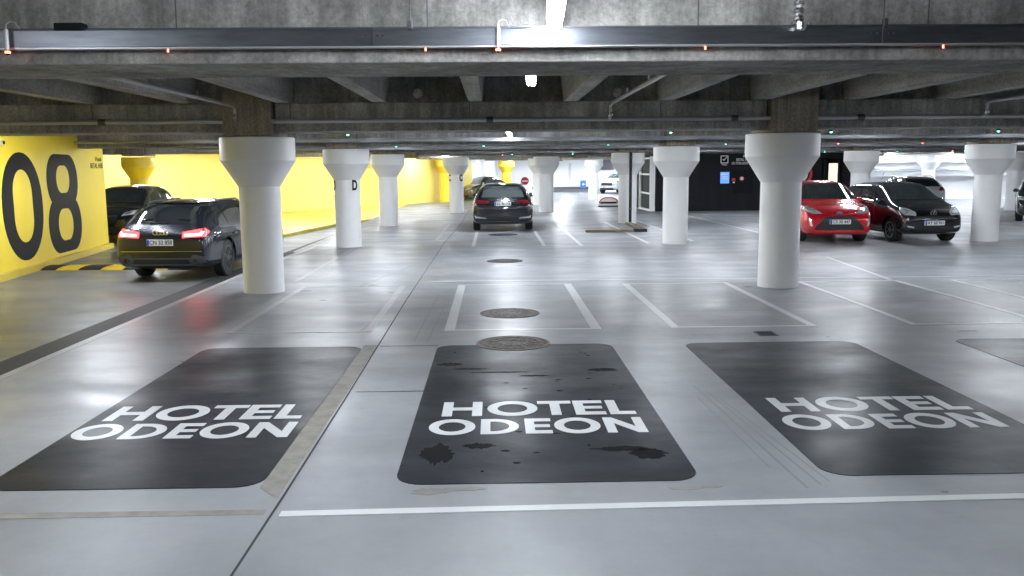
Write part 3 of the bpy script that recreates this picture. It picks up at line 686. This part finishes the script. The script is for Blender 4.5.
# sprinkler main along the second beam
t = thing('sprinkler_main', 'long grey pipe along the beam on the front columns', 'pipe', (0, 13.03, 2.60))
b = BM(); tube(b, [(-8.6, 0, 0), (14, 0, 0)], .032, 12); link('pipe', b, 'pipe', t, True)
for x in (-5.75, -.05, 3.6, 5.5):
    b = BM(); lathe(b, [(.045, -.05), (.05, 0), (.045, .05)], 14, (x, 0, 0), 'x'); link('coupling', b, 'steel_dark', t, True)
for x in (-5.9, -3, -.35, 2.5, 5.0, 8.3):
    b = BM(); tube(b, [(x, .03, 0), (x, .03, .32)], .006, 6); link('suspension_rod', b, 'steel_dark', t)
for x, y0, lab in ((-3.75, 5.7, 'sprinkler branch pipe running toward the left large column'), (1.72, 5.7, 'sprinkler branch pipe right of centre between the ceiling ribs'), (7.3, 5.7, 'sprinkler branch pipe near the right edge')):
    t = thing('sprinkler_branch', lab, 'pipe', (x, 12.85, 2.6))
    b = BM(); tube(b, [(0, .1, 0), (0, .02, .02), (0, 0, .06), (0, 0, .17), (0, -.03, .2), (0, -.1, .21), (0, y0-12.85, .21)], .026, 10); link('pipe', b, 'pipe', t, True)
    b = BM(); lathe(b, [(.035, .03), (.04, .06), (.035, .09)], 12); link('coupling', b, 'chrome', t, True)
    for yy in (-1.6, -3.2):
        b = BM(); tube(b, [(0, yy, .21), (0, yy, .29)], .02, 8); link('sprinkler_head', b, 'chrome', t, True)
t = thing('sprinkler_branch', 'chrome pipe fitting hanging above the steel rail at the top right', 'pipe', (1.6, 4.62, 2.625))
b = BM(); tube(b, [(0, 0, 0), (0, 0, .1), (.005, -.02, .125), (.02, -.06, .14), (.06, -.9, .15), (.12, -2, .15)], .02, 12); link('pipe', b, 'pipe', t, True)
b = BM()
for z in (.005, .045, .085): lathe(b, [(.022, z), (.027, z+.006), (.027, z+.02), (.022, z+.026)], 14)
link('coupling', b, 'chrome', t, True)
b = BM(); lathe(b, [(.02, -.045), (.03, -.035), (.032, 0)], 12, (.015, 0, 0)); box(b, -.035, .05, -.01, .01, -.012, .004); link('valve', b, 'chrome', t, True)
# services beyond
for (y, z, r, lab) in ((20.7, 2.57, .035, 'pipe along the second column row beam'), (28.7, 2.55, .04, 'pipe along the third column row beam')):
    b = BM(); tube(b, [(-9.9, y, z), (26, y, z)], r, 10); tag(link('service_pipe', b, 'pipe', None, True), 'pale grey ' + lab, 'pipe')
for (y, x0, x1, lab) in ((19.9, -8, 22, 'second'), (27.7, -7, 24, 'third'), (35.7, -3, 30, 'fourth')):
    t = thing('cable_tray', 'steel cable tray in front of the %s distant beam' % lab, 'cable tray', (0, y, 2.50))
    b = BM(); box(b, x0, x1, 0, .1, 0, .09, .005); link('channel', b, 'tray', t)
    b = BM()
    for k in range(int(x0), int(x1), 3): tube(b, [(k+.5, .05, .09), (k+.5, .05, .8)], .006, 6)
    link('suspension_rod', b, 'steel_dark', t)
for x, lab in ((-1.12, 'left of centre'), (1.86, 'right of centre')):
    b = BM(); lathe(b, [(.075, 0), (.075, -.1), (.06, -.115)], 24, (0, 0, 0), 'y'); o = link('round_cover', b, 'conc_light', None, True); o.location = (x, 13.25, 3.0); tag(o, 'round pale cover on the concrete between ceiling ribs, ' + lab, 'round cover')
t = thing('small_wall_light', 'small white fitting at the top of the yellow wall by the left edge', 'wall lamp', (-9.15, 16.25, 2.43))
b = BM(); lathe(b, [(.05, 0), (.06, .04), (.05, .16)], 14, (0, 0, 0), 'x'); link('head', b, 'housing', t, True)
b = BM(); lathe(b, [(.035, -.001), (.035, .02)], 12, (.15, 0, 0), 'x'); link('ring', b, 'black', t, True)

# ------------------------------------------------------------------ cars
def interp(tab, y, k):
    for a, c in zip(tab, tab[1:]):
        if a[0] <= y <= c[0]:
            u = (y-a[0])/(c[0]-a[0]); return a[k]+(c[k]-a[k])*u
    return tab[-1][k]
SPEC = {
 'estate': [(0.0, .76, .40, .62, .62, .70), (.03, .86, .30, .80, .72, .90), (.12, .905, .24, .90, .72, 1.02), (.45, .93, .2, .95, .64, 1.30), (.74, .935, .18, .96, .61, 1.435), (1.5, .935, .18, .96, .61, 1.47),
            (2.4, .935, .18, .95, .61, 1.475), (2.9, .935, .18, .94, .61, 1.42), (3.35, .93, .18, .93, .66, 1.2), (3.75, .925, .18, .90, .74, .99), (4.3, .92, .2, .84, .76, .91), (4.7, .88, .22, .74, .68, .80), (4.85, .80, .26, .64, .6, .7), (4.9, .66, .34, .56, .5, .62)],
 'hatch': [(0, .70, .4, .62, .58, .72), (.04, .80, .28, .86, .64, .98), (.12, .84, .22, .95, .62, 1.15), (.35, .855, .2, .98, .58, 1.42), (.8, .865, .18, .97, .57, 1.50), (1.7, .87, .18, .95, .57, 1.54), (2.2, .87, .18, .93, .57, 1.50),
           (2.75, .865, .18, .92, .62, 1.22), (3.1, .86, .18, .90, .70, 1.03), (3.45, .85, .18, .84, .72, .95), (3.75, .82, .2, .74, .64, .84), (3.9, .74, .22, .62, .54, .70), (3.95, .60, .3, .52, .45, .58)],
 'mini': [(0, .70, .42, .66, .6, .78), (.03, .78, .28, .88, .66, 1.05), (.1, .81, .22, .96, .64, 1.22), (.28, .82, .2, .98, .60, 1.44), (.8, .825, .18, .97, .59, 1.50), (1.5, .825, .18, .94, .59, 1.515), (2.0, .825, .18, .92, .59, 1.47),
          (2.5, .82, .18, .91, .62, 1.20), (2.85, .815, .18, .89, .68, 1.04), (3.15, .80, .18, .83, .68, .95), (3.4, .78, .2, .74, .62, .84), (3.52, .72, .24, .62, .54, .70), (3.56, .6, .32, .54, .45, .6)],
 'suv': [(0, .76, .44, .68, .62, .78), (.04, .86, .32, .90, .72, 1.02), (.14, .90, .26, 1.0, .70, 1.2), (.42, .92, .24, 1.02, .64, 1.48), (.9, .925, .22, 1.02, .62, 1.58), (1.8, .925, .22, 1.0, .62, 1.60), (2.4, .925, .22, .99, .62, 1.54),
         (2.95, .92, .22, .98, .66, 1.28), (3.3, .915, .22, .96, .74, 1.10), (3.8, .91, .24, .90, .76, 1.02), (4.15, .87, .26, .80, .68, .90), (4.35, .80, .28, .68, .6, .76), (4.4, .66, .36, .6, .5, .66)],
 'coupe': [(0, .72, .4, .62, .6, .72), (.05, .84, .28, .82, .7, .92), (.25, .89, .22, .90, .72, 1.0), (.7, .91, .2, .92, .70, 1.06), (1.2, .92, .18, .93, .60, 1.32), (1.7, .92, .18, .92, .58, 1.41), (2.3, .92, .18, .91, .58, 1.41),
           (2.9, .92, .18, .90, .64, 1.16), (3.3, .915, .18, .88, .74, .97), (3.9, .905, .18, .82, .76, .89), (4.35, .86, .2, .70, .66, .76), (4.5, .76, .24, .58, .56, .62), (4.55, .62, .3, .5, .45, .54)],
}
def car(spec, name, label, loc, rz, paint, rear=None, front=None, wheels=None, rim='alloy', glass='glass', win=None, rw=None, fwn=None, rails=False, wr=.33, mirror=True, plate=None):
    tab0 = SPEC[spec]; tab = [tab0[0]]
    for a_, c_ in zip(tab0, tab0[1:]):
        k_ = max(1, int(round((c_[0]-a_[0])/.16)))
        for q in range(1, k_+1): tab.append(tuple(a_[j]+(c_[j]-a_[j])*q/k_ for j in range(6)))
    L = tab[-1][0]; root = thing(name, label, 'car', loc, rz)
    root['category'] = 'car'
    off = -L/2
    bm = BM(); rings = []
    for (y, w, zb, zt, r, top) in tab:
        hm = .5*(zt + top)
        half = [(0, zb), (.8*w, zb), (.965*w, zb+.06), (w, zb+(zt-zb)*.35), (w*.995, zb+(zt-zb)*.75), (.965*w, zt-.01), ((.90*w+r)/2+.02, zt+(top-zt)*.45), (r+.02, top-.055*min(1, (top-zt)/.15)), (r*.62, top-.008), (0, top)]
        pts = [(x, z) for x, z in half] + [(-x, z) for x, z in half[-2:0:-1]]
        rings.append([bm.verts.new((x, y+off, z)) for x, z in pts])
    n = len(rings[0])
    for A, B in zip(rings, rings[1:]):
        for i in range(n): bm.faces.new((A[i], A[(i+1) % n], B[(i+1) % n], B[i]))
    for A in (rings[0], rings[-1]):
        h = n//2
        bm.faces.new((A[0], A[1], A[n-1]))
        for i in range(1, h-1): bm.faces.new((A[i], A[i+1], A[n-i-1], A[n-i]))
        bm.faces.new((A[h-1], A[h], A[h+1]))
    bmesh.ops.recalc_face_normals(bm, faces=bm.faces[:])
    body = link('body', bm, paint, root)
    sm = body.modifiers.new('s', 'SUBSURF'); sm.levels = 2; sm.render_levels = 2
    dg = bpy.context.evaluated_depsgraph_get(); dg.update()
    me = bpy.data.meshes.new_from_object(body.evaluated_get(dg)); body.modifiers.clear(); body.data = me
    bvh = BVHTree.FromPolygons([v.co.copy() for v in me.vertices], [tuple(p.vertices) for p in me.polygons])
    # wheel arches
    wy = wheels or (.95, L-.85)
    cb = BM()
    for y in wy:
        for s in (-1, 1): lathe(cb, [(wr*1.13, s*.58), (wr*1.13, s*1.2)], 28, (0, y+off, wr*1.0), 'x')
    cut = link('cut', cb, 'black')
    mo = body.modifiers.new('b', 'BOOLEAN'); mo.operation = 'DIFFERENCE'; mo.object = cut; mo.solver = 'EXACT'
    cut.parent = root
    dg = bpy.context.evaluated_depsgraph_get(); dg.update()
    me2 = bpy.data.meshes.new_from_object(body.evaluated_get(dg)); body.modifiers.clear(); body.data = me2
    bpy.data.objects.remove(cut)
    me2.materials.clear(); me2.materials.append(M[paint])
    for p in me2.polygons: p.use_smooth = True; p.material_index = 0
    me2.set_sharp_from_angle(angle=R(32))
    DIR = {'rear': Vector((0, 1, 0)), 'front': Vector((0, -1, 0)), 'left': Vector((1, 0, 0)), 'right': Vector((-1, 0, 0)), 'top': Vector((0, 0, -1))}
    def P3(side, u, v):
        if side in ('rear', 'front'): return Vector((u, -4 if side == 'rear' else 4, v))
        if side in ('left', 'right'): return Vector((-4 if side == 'left' else 4, u+off, v))
        return Vector((u, v+off, 4))
    def decal(nm, m, poly, side, o=.005, parent=None, mirror=False):
        if mirror:
            decal(nm, m, [(-p[0], p[1]) for p in poly], side, o, parent)
        b = BM()
        for s in (1,):
            start = [b.verts.new((s*p[0] if side in ('rear', 'front', 'top') else p[0], p[1], 0)) for p in poly]; b.faces.new(start)
        bmesh.ops.triangulate(b, faces=b.faces[:])
        for _ in range(5):
            es = [e for e in b.edges if e.calc_length() > .075]
            if not es: break
            bmesh.ops.subdivide_edges(b, edges=es, cuts=1); bmesh.ops.triangulate(b, faces=[f for f in b.faces if len(f.verts) > 3])
        d = DIR[side]
        for v in b.verts:
            p = P3(side, v.co.x, v.co.y); h = bvh.ray_cast(p, d)
            if h[0] is None: h = bvh.find_nearest(Vector((v.co.x, (0.0 if side == 'rear' else L)+off, v.co.y)) if side in ('rear', 'front') else (Vector((p.x*.2, p.y, p.z)) if side != 'top' else Vector((p.x, p.y, 1))))
            nn = h[1] if h[1].dot(d) < 0 else -h[1]
            v.co = h[0] + nn*o
        bmesh.ops.recalc_face_normals(b, faces=b.faces[:])
        f0 = b.faces[:]
        ex = bmesh.ops.extrude_edge_only(b, edges=[e for e in b.edges if e.is_boundary])
        for v in [g for g in ex['geom'] if isinstance(g, bmesh.types.BMVert)]: v.co += d*(o+.008)
        f = max(f0, key=lambda q: q.calc_area())
        if f.normal.dot(d) > 0: bmesh.ops.reverse_faces(b, faces=b.faces[:])
        return link(nm, b, m, parent or root, True, 50)
    root_dec = decal
    # side windows
    for (a, c) in (win or []):
        for side in ('left', 'right'):
            k = 9; up_, dn = [], []
            for i in range(k):
                y = a+(c-a)*i/(k-1); zb_ = interp(tab, y, 3)+.05; zt_ = interp(tab, y, 5)-.11
                up_.append((y, max(zt_, zb_+.01))); dn.append((y, zb_))
            decal('side_window', glass, dn+up_[::-1], side)
    if rw: decal('rear_window', glass, rw, 'rear')
    if fwn: decal('windscreen', glass, fwn, 'front')
    # door seams and handles
    for side, s in (('left', -1), ('right', 1)):
        ys = [(win[0][1]+win[1][0])/2] if win and len(win) > 1 else []
        for y in ys + [L-1.45]:
            decal('door_seam', 'trimblack', [(y, .3), (y+.012, .3), (y+.012, .9), (y, .9)], side, .002)
        for y in ([ys[0]-.72, ys[0]+.2] if ys else []):
            h = bvh.ray_cast(Vector((s*4, y+off, .80)), Vector((-s, 0, 0)))
            if h[0]:
                b = BM(); box(b, -.012, .02, -.09, .09, -.013, .013, .006); bmesh.ops.translate(b, vec=(h[0].x, h[0].y, h[0].z), verts=b.verts[:]); link('door_handle', b, paint, root, True)
        if mirror:
            b = BM(); lathe(b, [(.02, -.07), (.07, -.05), (.085, 0), (.07, .05), (.02, .07)], 14, (0, 0, 0), 'y')
            xm = .965*interp(tab, L-1.55, 1)
            bmesh.ops.scale(b, vec=(1.25, 1, .8), verts=b.verts[:]); bmesh.ops.translate(b, vec=(s*(xm+.03), (L*.66)+off, interp(tab, L*.66, 3)+.09), verts=b.verts[:]); link('wing_mirror', b, paint, root, True)
        decal('sill', 'trimgrey', [(wy[0]+wr*1.2, .2), (wy[1]-wr*1.2, .2), (wy[1]-wr*1.2, .27), (wy[0]+wr*1.2, .27)], side, .008)
    if rails:
        for s in (-1, 1):
            rr = interp(tab, 1.6, 4)
            b = BM(); tube(b, [(s*(rr-.03), y+off, interp(tab, y, 5)+dz) for y, dz in ((.85, -.05), (1.0, -.005), (1.6, 0), (2.3, -.005), (2.5, -.05))], .018, 8); link('roof_rail', b, 'steel_dark' if rails is True else rails, root, True)
    # wheels
    for y in wy:
        for s in (-1, 1):
            xo = s*(interp(tab, y, 1)-.13)
            b = BM(); lathe(b, [(wr*.66, -.1), (wr*.93, -.105), (wr, -.08), (wr, .08), (wr*.93, .105), (wr*.66, .1)], 36, (0, 0, 0), 'x', True)
            w = link('wheel', b, 'rubber', root, True); w.location = (xo, y+off, wr)
            b = BM(); lathe(b, [(wr*.66, s*.02), (wr*.68, s*.108), (wr*.62, s*.108), (wr*.60, s*.06)], 36, (0, 0, 0), 'x', False)
            lathe(b, [(.06, s*.05), (.055, s*.1), (.02, s*.105)], 16, (0, 0, 0), 'x')
            for k in range(7):
                a = 2*pi*k/7; c = BM()
                for q in (-.3, .3):
                    pass
                r0, r1 = .04, wr*.64
                v = [(s*.075, r0, -.03), (s*.075, r1, -.022), (s*.075, r1, .022), (s*.075, r0, .03)]
                vv = [Vector((x, yy*cos(a)-zz*sin(a), yy*sin(a)+zz*cos(a))) for x, yy, zz in v]; v2 = [p+Vector((s*.025, 0, 0)) for p in vv]
                A = [b.verts.new(p) for p in vv]; B = [b.verts.new(p) for p in v2]
                F = [b.faces.new(A), b.faces.new(B)] + [b.faces.new((A[i], A[(i+1) % 4], B[(i+1) % 4], B[i])) for i in range(4)]
                bmesh.ops.recalc_face_normals(b, faces=F); c.free()
            link('rim', b, rim, w, True)
    # number plate
    def number_plate(s, side, z, w=.5):
        d = DIR[side]; h = bvh.ray_cast(Vector((0, -4*d.y, z)), d); pl = bpy.data.objects.new('number_plate', None)
        b = BM(); box(b, -w/2, w/2, -.012, .012, -.055, .055, .004); pl = link('number_plate', b, 'plate', root)
        pl.location = (0, h[0].y - d.y*.022, z); pl.rotation_euler = (0, 0, 0 if side == 'rear' else pi)
        b = BM(); box(b, -w/2+.004, -w/2+.05, -.0145, -.011, -.051, .051); link('blue_band', b, 'plate_blue', pl)
        text_mesh(s, .105, 'black', 'characters', pl, Matrix.Translation((.025, -.0135, 0)) @ XZ, .001, stretch=.92)
        return pl
    if plate: number_plate(*plate)
    K = dict(root=root, decal=decal, bvh=bvh, L=L, off=off, tab=tab)
    def on_rear(nm, bm_, m, x, z, side='rear', o=.01, rotx=0):
        d = DIR[side]; h = bvh.ray_cast(Vector((x, -4*d.y, z)), d)
        ob = link(nm, bm_, m, root, True); ob.location = (x, h[0].y - d.y*o, z); ob.rotation_euler = (rotx, 0, 0 if side == 'rear' else pi); return ob
    K['on'] = on_rear
    return K
def rings_xz(bm_):
    bmesh.ops.transform(bm_, matrix=XZ, verts=bm_.verts[:]); return bm_

SPEC['estate'] = [(a, b_, c, d*.98, e+.03, g*.975) for (a, b_, c, d, e, g) in SPEC['estate']]
SPEC['hatch'] = [(a, b_, c, d, e+.04, g*.985) for (a, b_, c, d, e, g) in SPEC['hatch']]
SPEC['mini'] = [(a, b_, c, d*.985, e+.03, g*.97) for (a, b_, c, d, e, g) in SPEC['mini']]
# braking estate on the lane
K = car('estate', 'estate_car', 'black estate car with glowing red brake lights on the left lane', (-5.84, 17.95, -.10), R(-3), 'p_navy', win=[(.62, 1.15), (1.22, 2.1), (2.16, 3.25)], wheels=(1.0, 3.95),
        rw=[(-.66, 1.04), (.66, 1.04), (.56, 1.33), (.50, 1.355), (-.50, 1.355), (-.56, 1.33)], rails=True, wr=.35, plate=('CN 32 850', 'rear', .72))
D = K['decal']
D('tail_light', 'tail_on', [(.42, .80), (.84, .82), (.86, .90), (.80, .96), (.42, .90)], 'rear', mirror=True)
D('tail_light_core', 'tail_core', [(.46, .825), (.78, .84), (.80, .90), (.77, .91), (.75, .875), (.46, .86)], 'rear', .012, mirror=True)
D('rear_bumper_trim', 'trimgrey', [(-.82, .36), (-.70, .30), (.70, .30), (.82, .36), (.84, .46), (.62, .50), (.55, .44), (-.55, .44), (-.62, .50), (-.84, .46)], 'rear', .006)
D('diffuser', 'trimblack', [(-.56, .34), (.56, .34), (.52, .42), (-.52, .42)], 'rear', .012)
D('boot_seam', 'trimblack', [(-.78, .575), (.78, .575), (.78, .585), (-.78, .585)], 'rear', .003)
D('roof_spoiler', 'p_black', [(-.56, 1.385), (.56, 1.385), (.52, 1.43), (-.52, 1.43)], 'rear', .02)
for x in (-.66, .66):
    b = BM(); lathe(b, [(.055, -.03), (.055, .06)], 20, (0, 0, 0), 'y', False); lathe(b, [(.047, .03), (.047, .05)], 20, (0, 0, 0), 'y'); K['on']('exhaust_pipe', b, 'alloy', x, .39)
b = BM()
for k in range(4): c0 = (-.105+k*.07, 0); ring(b, ell(*c0, .05, .05, 24), ell(*c0, .04, .04, 24), 0, .01+.002*k)
K['on']('badge_rings', rings_xz(b), 'chrome', 0, .90, o=.012)
b = BM(); box(b, -.26, .1, -.01, .01, -.012, .012, .004); o = K['on']('wiper', b, 'trimblack', 0, 1.06, o=.02)
for z, sgn in ((.52, 1),):
    D('chrome_strip', 'chrome', [(-.78, .555), (.78, .555), (.78, .565), (-.78, .565)], 'rear', .004)

K['root'].scale = (.94, 1, 1)
# middle estate
K = car('estate', 'estate_car', 'black estate car parked in the middle, seen from behind with roof rails', (.28, 28.3, 0), R(-.5), 'p_black', win=[(.62, 1.15), (1.22, 2.1), (2.16, 3.25)], wheels=(.98, 3.9), glass='glass_grey',
        rw=[(-.64, 1.03), (.64, 1.03), (.55, 1.32), (.48, 1.345), (-.48, 1.345), (-.55, 1.32)], rails='pipe', wr=.34, plate=('BZ 46 218', 'rear', .84))
D = K['decal']
D('tail_light', 'tail_off', [(.40, .86), (.86, .84), (.87, .90), (.78, .96), (.40, .93)], 'rear', mirror=True)
D('chrome_strip', 'chrome', [(-.42, .945), (.42, .945), (.42, .965), (-.42, .965)], 'rear', .006)
D('rear_bumper_trim', 'trimblack', [(-.78, .34), (.78, .34), (.74, .46), (-.74, .46)], 'rear', .006)
D('bumper_vent', 'chrome', [(.48, .40), (.82, .42), (.84, .50), (.78, .47), (.50, .43)], 'rear', .012, mirror=True)
D('boot_seam', 'trimblack', [(-.78, .63), (.78, .63), (.78, .64), (-.78, .64)], 'rear', .003)
b = BM(); ring(b, ell(0, 0, .055, .055), ell(0, 0, .044, .044), 0, .012)
for a in (90, 210, 330): obox(b, (0, 0), (.05*cos(R(a)), .05*sin(R(a))), .012, 0, .012)
K['on']('badge', rings_xz(b), 'chrome', 0, .99, o=.012)

def front_kit(K, lamp, grille, lower=None, plate_done=True, fog=None, gm='trimblack'):
    D = K['decal']
    D('headlight', 'lens', lamp, 'front', .008, mirror=True)
    c = (sum(p[0] for p in lamp)/len(lamp), sum(p[1] for p in lamp)/len(lamp))
    D('headlight_reflector', 'lens_in', [(c[0]+(p[0]-c[0])*.5, c[1]+(p[1]-c[1])*.5) for p in lamp], 'front', .014, mirror=True)
    D('grille', gm, grille, 'front', .007)
    if lower: D('lower_intake', 'trimblack', lower, 'front', .007)
# red hatchback
K = car('hatch', 'hatchback_car', 'bright red hatchback parked nose out beside the right large column', (8.6, 22.85, 0), pi-R(5), 'p_red', win=[(.45, 1.35), (1.42, 2.65)], wheels=(.68, 3.15), rim='alloy_light',
        fwn=[(-.66, 1.05), (.66, 1.05), (.52, 1.44), (-.52, 1.44)], wr=.31, plate=('CS 30 447', 'front', .53))
D = K['decal']
front_kit(K, [(.40, .72), (.62, .72), (.80, .80), (.84, .92), (.72, .90), (.50, .80)], [(-.62, .33), (.62, .33), (.56, .42), (.36, .64), (.30, .66), (-.30, .66), (-.36, .64), (-.56, .42)])
D('bumper_lip', 'p_red', [(-.64, .25), (.64, .25), (.64, .315), (-.64, .315)], 'front', .03)
D('fog_light', 'lens_in', [(.64, .42), (.70, .44), (.72, .62), (.69, .62)], 'front', .012, mirror=True)
D('bonnet_strip', 'chrome', [(-.40, .715), (-.12, .69), (.12, .69), (.40, .715), (.40, .725), (.12, .70), (-.12, .70), (-.40, .725)], 'front', .012)
b = BM(); ring(b, ell(0, 0, .075, .05), ell(0, 0, .062, .038), 0, .012); ring(b, ell(0, 0, .028, .045), ell(0, 0, .018, .036), 0, .01); ring(b, ell(0, .014, .05, .02), ell(0, .014, .04, .012), 0, .01)
K['on']('badge', rings_xz(b), 'chrome', 0, .73, 'front', .02)
b = BM(); prism(b, ell(0, 0, .07, .046), 0, .006); K['on']('badge_field', rings_xz(b), 'plate_blue', 0, .73, 'front', .016)

# small black hatchback
K = car('mini', 'hatchback_car', 'small black hatchback parked nose out right of the red one', (10.6, 22.55, 0), pi+R(3), 'p_black', win=[(.35, 1.15), (1.25, 2.42)], wheels=(.55, 2.92), rim='alloy_light',
        fwn=[(-.64, 1.03), (.64, 1.03), (.53, 1.40), (-.53, 1.40)], wr=.30, plate=('AY 68 961', 'front', .49))
D = K['decal']
front_kit(K, [(.44, .66), (.70, .68), (.74, .78), (.70, .86), (.56, .84), (.42, .74)], [(-.55, .60), (.55, .60), (.50, .65), (-.50, .65)], [(-.62, .28), (.62, .28), (.54, .40), (-.54, .40)])
D('fog_light', 'lens_in', [(.50, .36), (.66, .40), (.66, .43), (.50, .40)], 'front', .014, mirror=True)
b = BM(); ring(b, ell(0, 0, .08, .08), ell(0, 0, .069, .069), 0, .012)
for p, q in (((-.04, .062), (0, -.0)), ((.04, .062), (0, 0)), ((-.066, .02), (-.03, -.062)), ((.066, .02), (.03, -.062)), ((-.03, -.062), (0, 0.0)), ((.03, -.062), (0, 0.0))): obox(b, p, q, .012, 0, .01)
K['on']('badge', rings_xz(b), 'chrome', 0, .72, 'front', .02)
b = BM(); tube(b, [(0, 0, 0), (0, .12, .22)], .006, 6)
tb = link('aerial', b, 'rubber', K['root']); tb.location = (0, -.9, 1.5)

# dark suv behind the yellow wall corner
K = car('suv', 'parked_car', 'black high-roofed car parked behind the end of the yellow number wall', (-10.8, 25.75, -.1), pi+R(4), 'p_black', win=[(.5, 1.5), (1.6, 2.85)], wheels=(.9, 3.5),
        fwn=[(-.68, 1.12), (.68, 1.12), (.56, 1.50), (-.56, 1.50)], wr=.35)
front_kit(K, [(.52, .78), (.80, .82), (.82, .94), (.58, .88)], [(-.45, .60), (.45, .60), (.42, .80), (-.42, .80)], [(-.6, .34), (.6, .34), (.56, .5), (-.56, .5)])
# dark coupe far back, yellow reflection put into its body colour
K = car('coupe', 'parked_car', 'dark car, yellow reflection painted in, facing out beside the yellow column in the distance', (-.75, 54.6, 0), pi-R(38), 'p_dark_reflect', win=[(1.15, 1.95), (2.02, 2.95)], wheels=(.95, 3.65), glass='glass_grey',
        fwn=[(-.62, .99), (.62, .99), (.5, 1.32), (-.5, 1.32)], wr=.33, plate=('AB 12 345', 'front', .45))
front_kit(K, [(.48, .62), (.78, .66), (.80, .76), (.52, .72)], [(-.4, .4), (.4, .4), (.38, .66), (-.38, .66)])
# silver estate
K = car('estate', 'estate_car', 'silver estate car behind the small black hatchback, seen from its rear corner', (18.35, 38.3, 0), R(-9), 'p_silver', win=[(.62, 1.15), (1.22, 2.1), (2.16, 3.25)], wheels=(1.0, 3.95), rim='alloy_light',
        rw=[(-.68, 1.0), (.68, 1.0), (.57, 1.33), (-.57, 1.33)], rails=True, wr=.34, plate=('BK 51 207', 'rear', .72))
K['decal']('tail_light', 'tail_off', [(.58, .82), (.86, .84), (.86, 1.0), (.66, .98)], 'rear', mirror=True)
# white suv
K = car('suv', 'parked_car', 'pale silver-white car parked by the bright end wall, half hidden by the piped column', (9.5, 65.2, 0), pi-R(35), 'p_white', win=[(.5, 1.5), (1.6, 2.85)], wheels=(.9, 3.5), rim='alloy_light', glass='glass_grey',
        fwn=[(-.68, 1.12), (.68, 1.12), (.56, 1.50), (-.56, 1.50)], wr=.35, plate=('CE 77 410', 'front', .5))
front_kit(K, [(.52, .78), (.80, .82), (.82, .94), (.58, .88)], [(-.45, .60), (.45, .60), (.42, .80), (-.42, .80)], [(-.6, .3), (.6, .3), (.56, .42), (-.56, .42)])
# car cut by right edge
K = car('hatch', 'parked_car', 'dark car just cut off by the right edge of the picture', (18.85, 29.3, 0), pi-R(31), 'p_black', win=[(.45, 1.35), (1.42, 2.65)], wheels=(.68, 3.15),
        fwn=[(-.66, 1.05), (.66, 1.05), (.52, 1.44), (-.52, 1.44)], wr=.31)
front_kit(K, [(.45, .70), (.78, .74), (.80, .86), (.5, .80)], [(-.4, .4), (.4, .4), (.38, .62), (-.38, .62)])

# ------------------------------------------------------------------ world and view
w = bpy.data.worlds.new('world'); SC.world = w; w.use_nodes = True
w.node_tree.nodes['Background'].inputs[0].default_value = (.6, .65, .7, 1); w.node_tree.nodes['Background'].inputs[1].default_value = .05
vs = SC.view_settings; vs.view_transform = 'Standard'; vs.look = 'None'; vs.gamma = 1; vs.use_curve_mapping = False; vs.exposure = 0.0
SC.cycles.max_bounces = 8; SC.cycles.diffuse_bounces = 5; SC.cycles.glossy_bounces = 4
SC.cycles.sample_clamp_indirect = 12
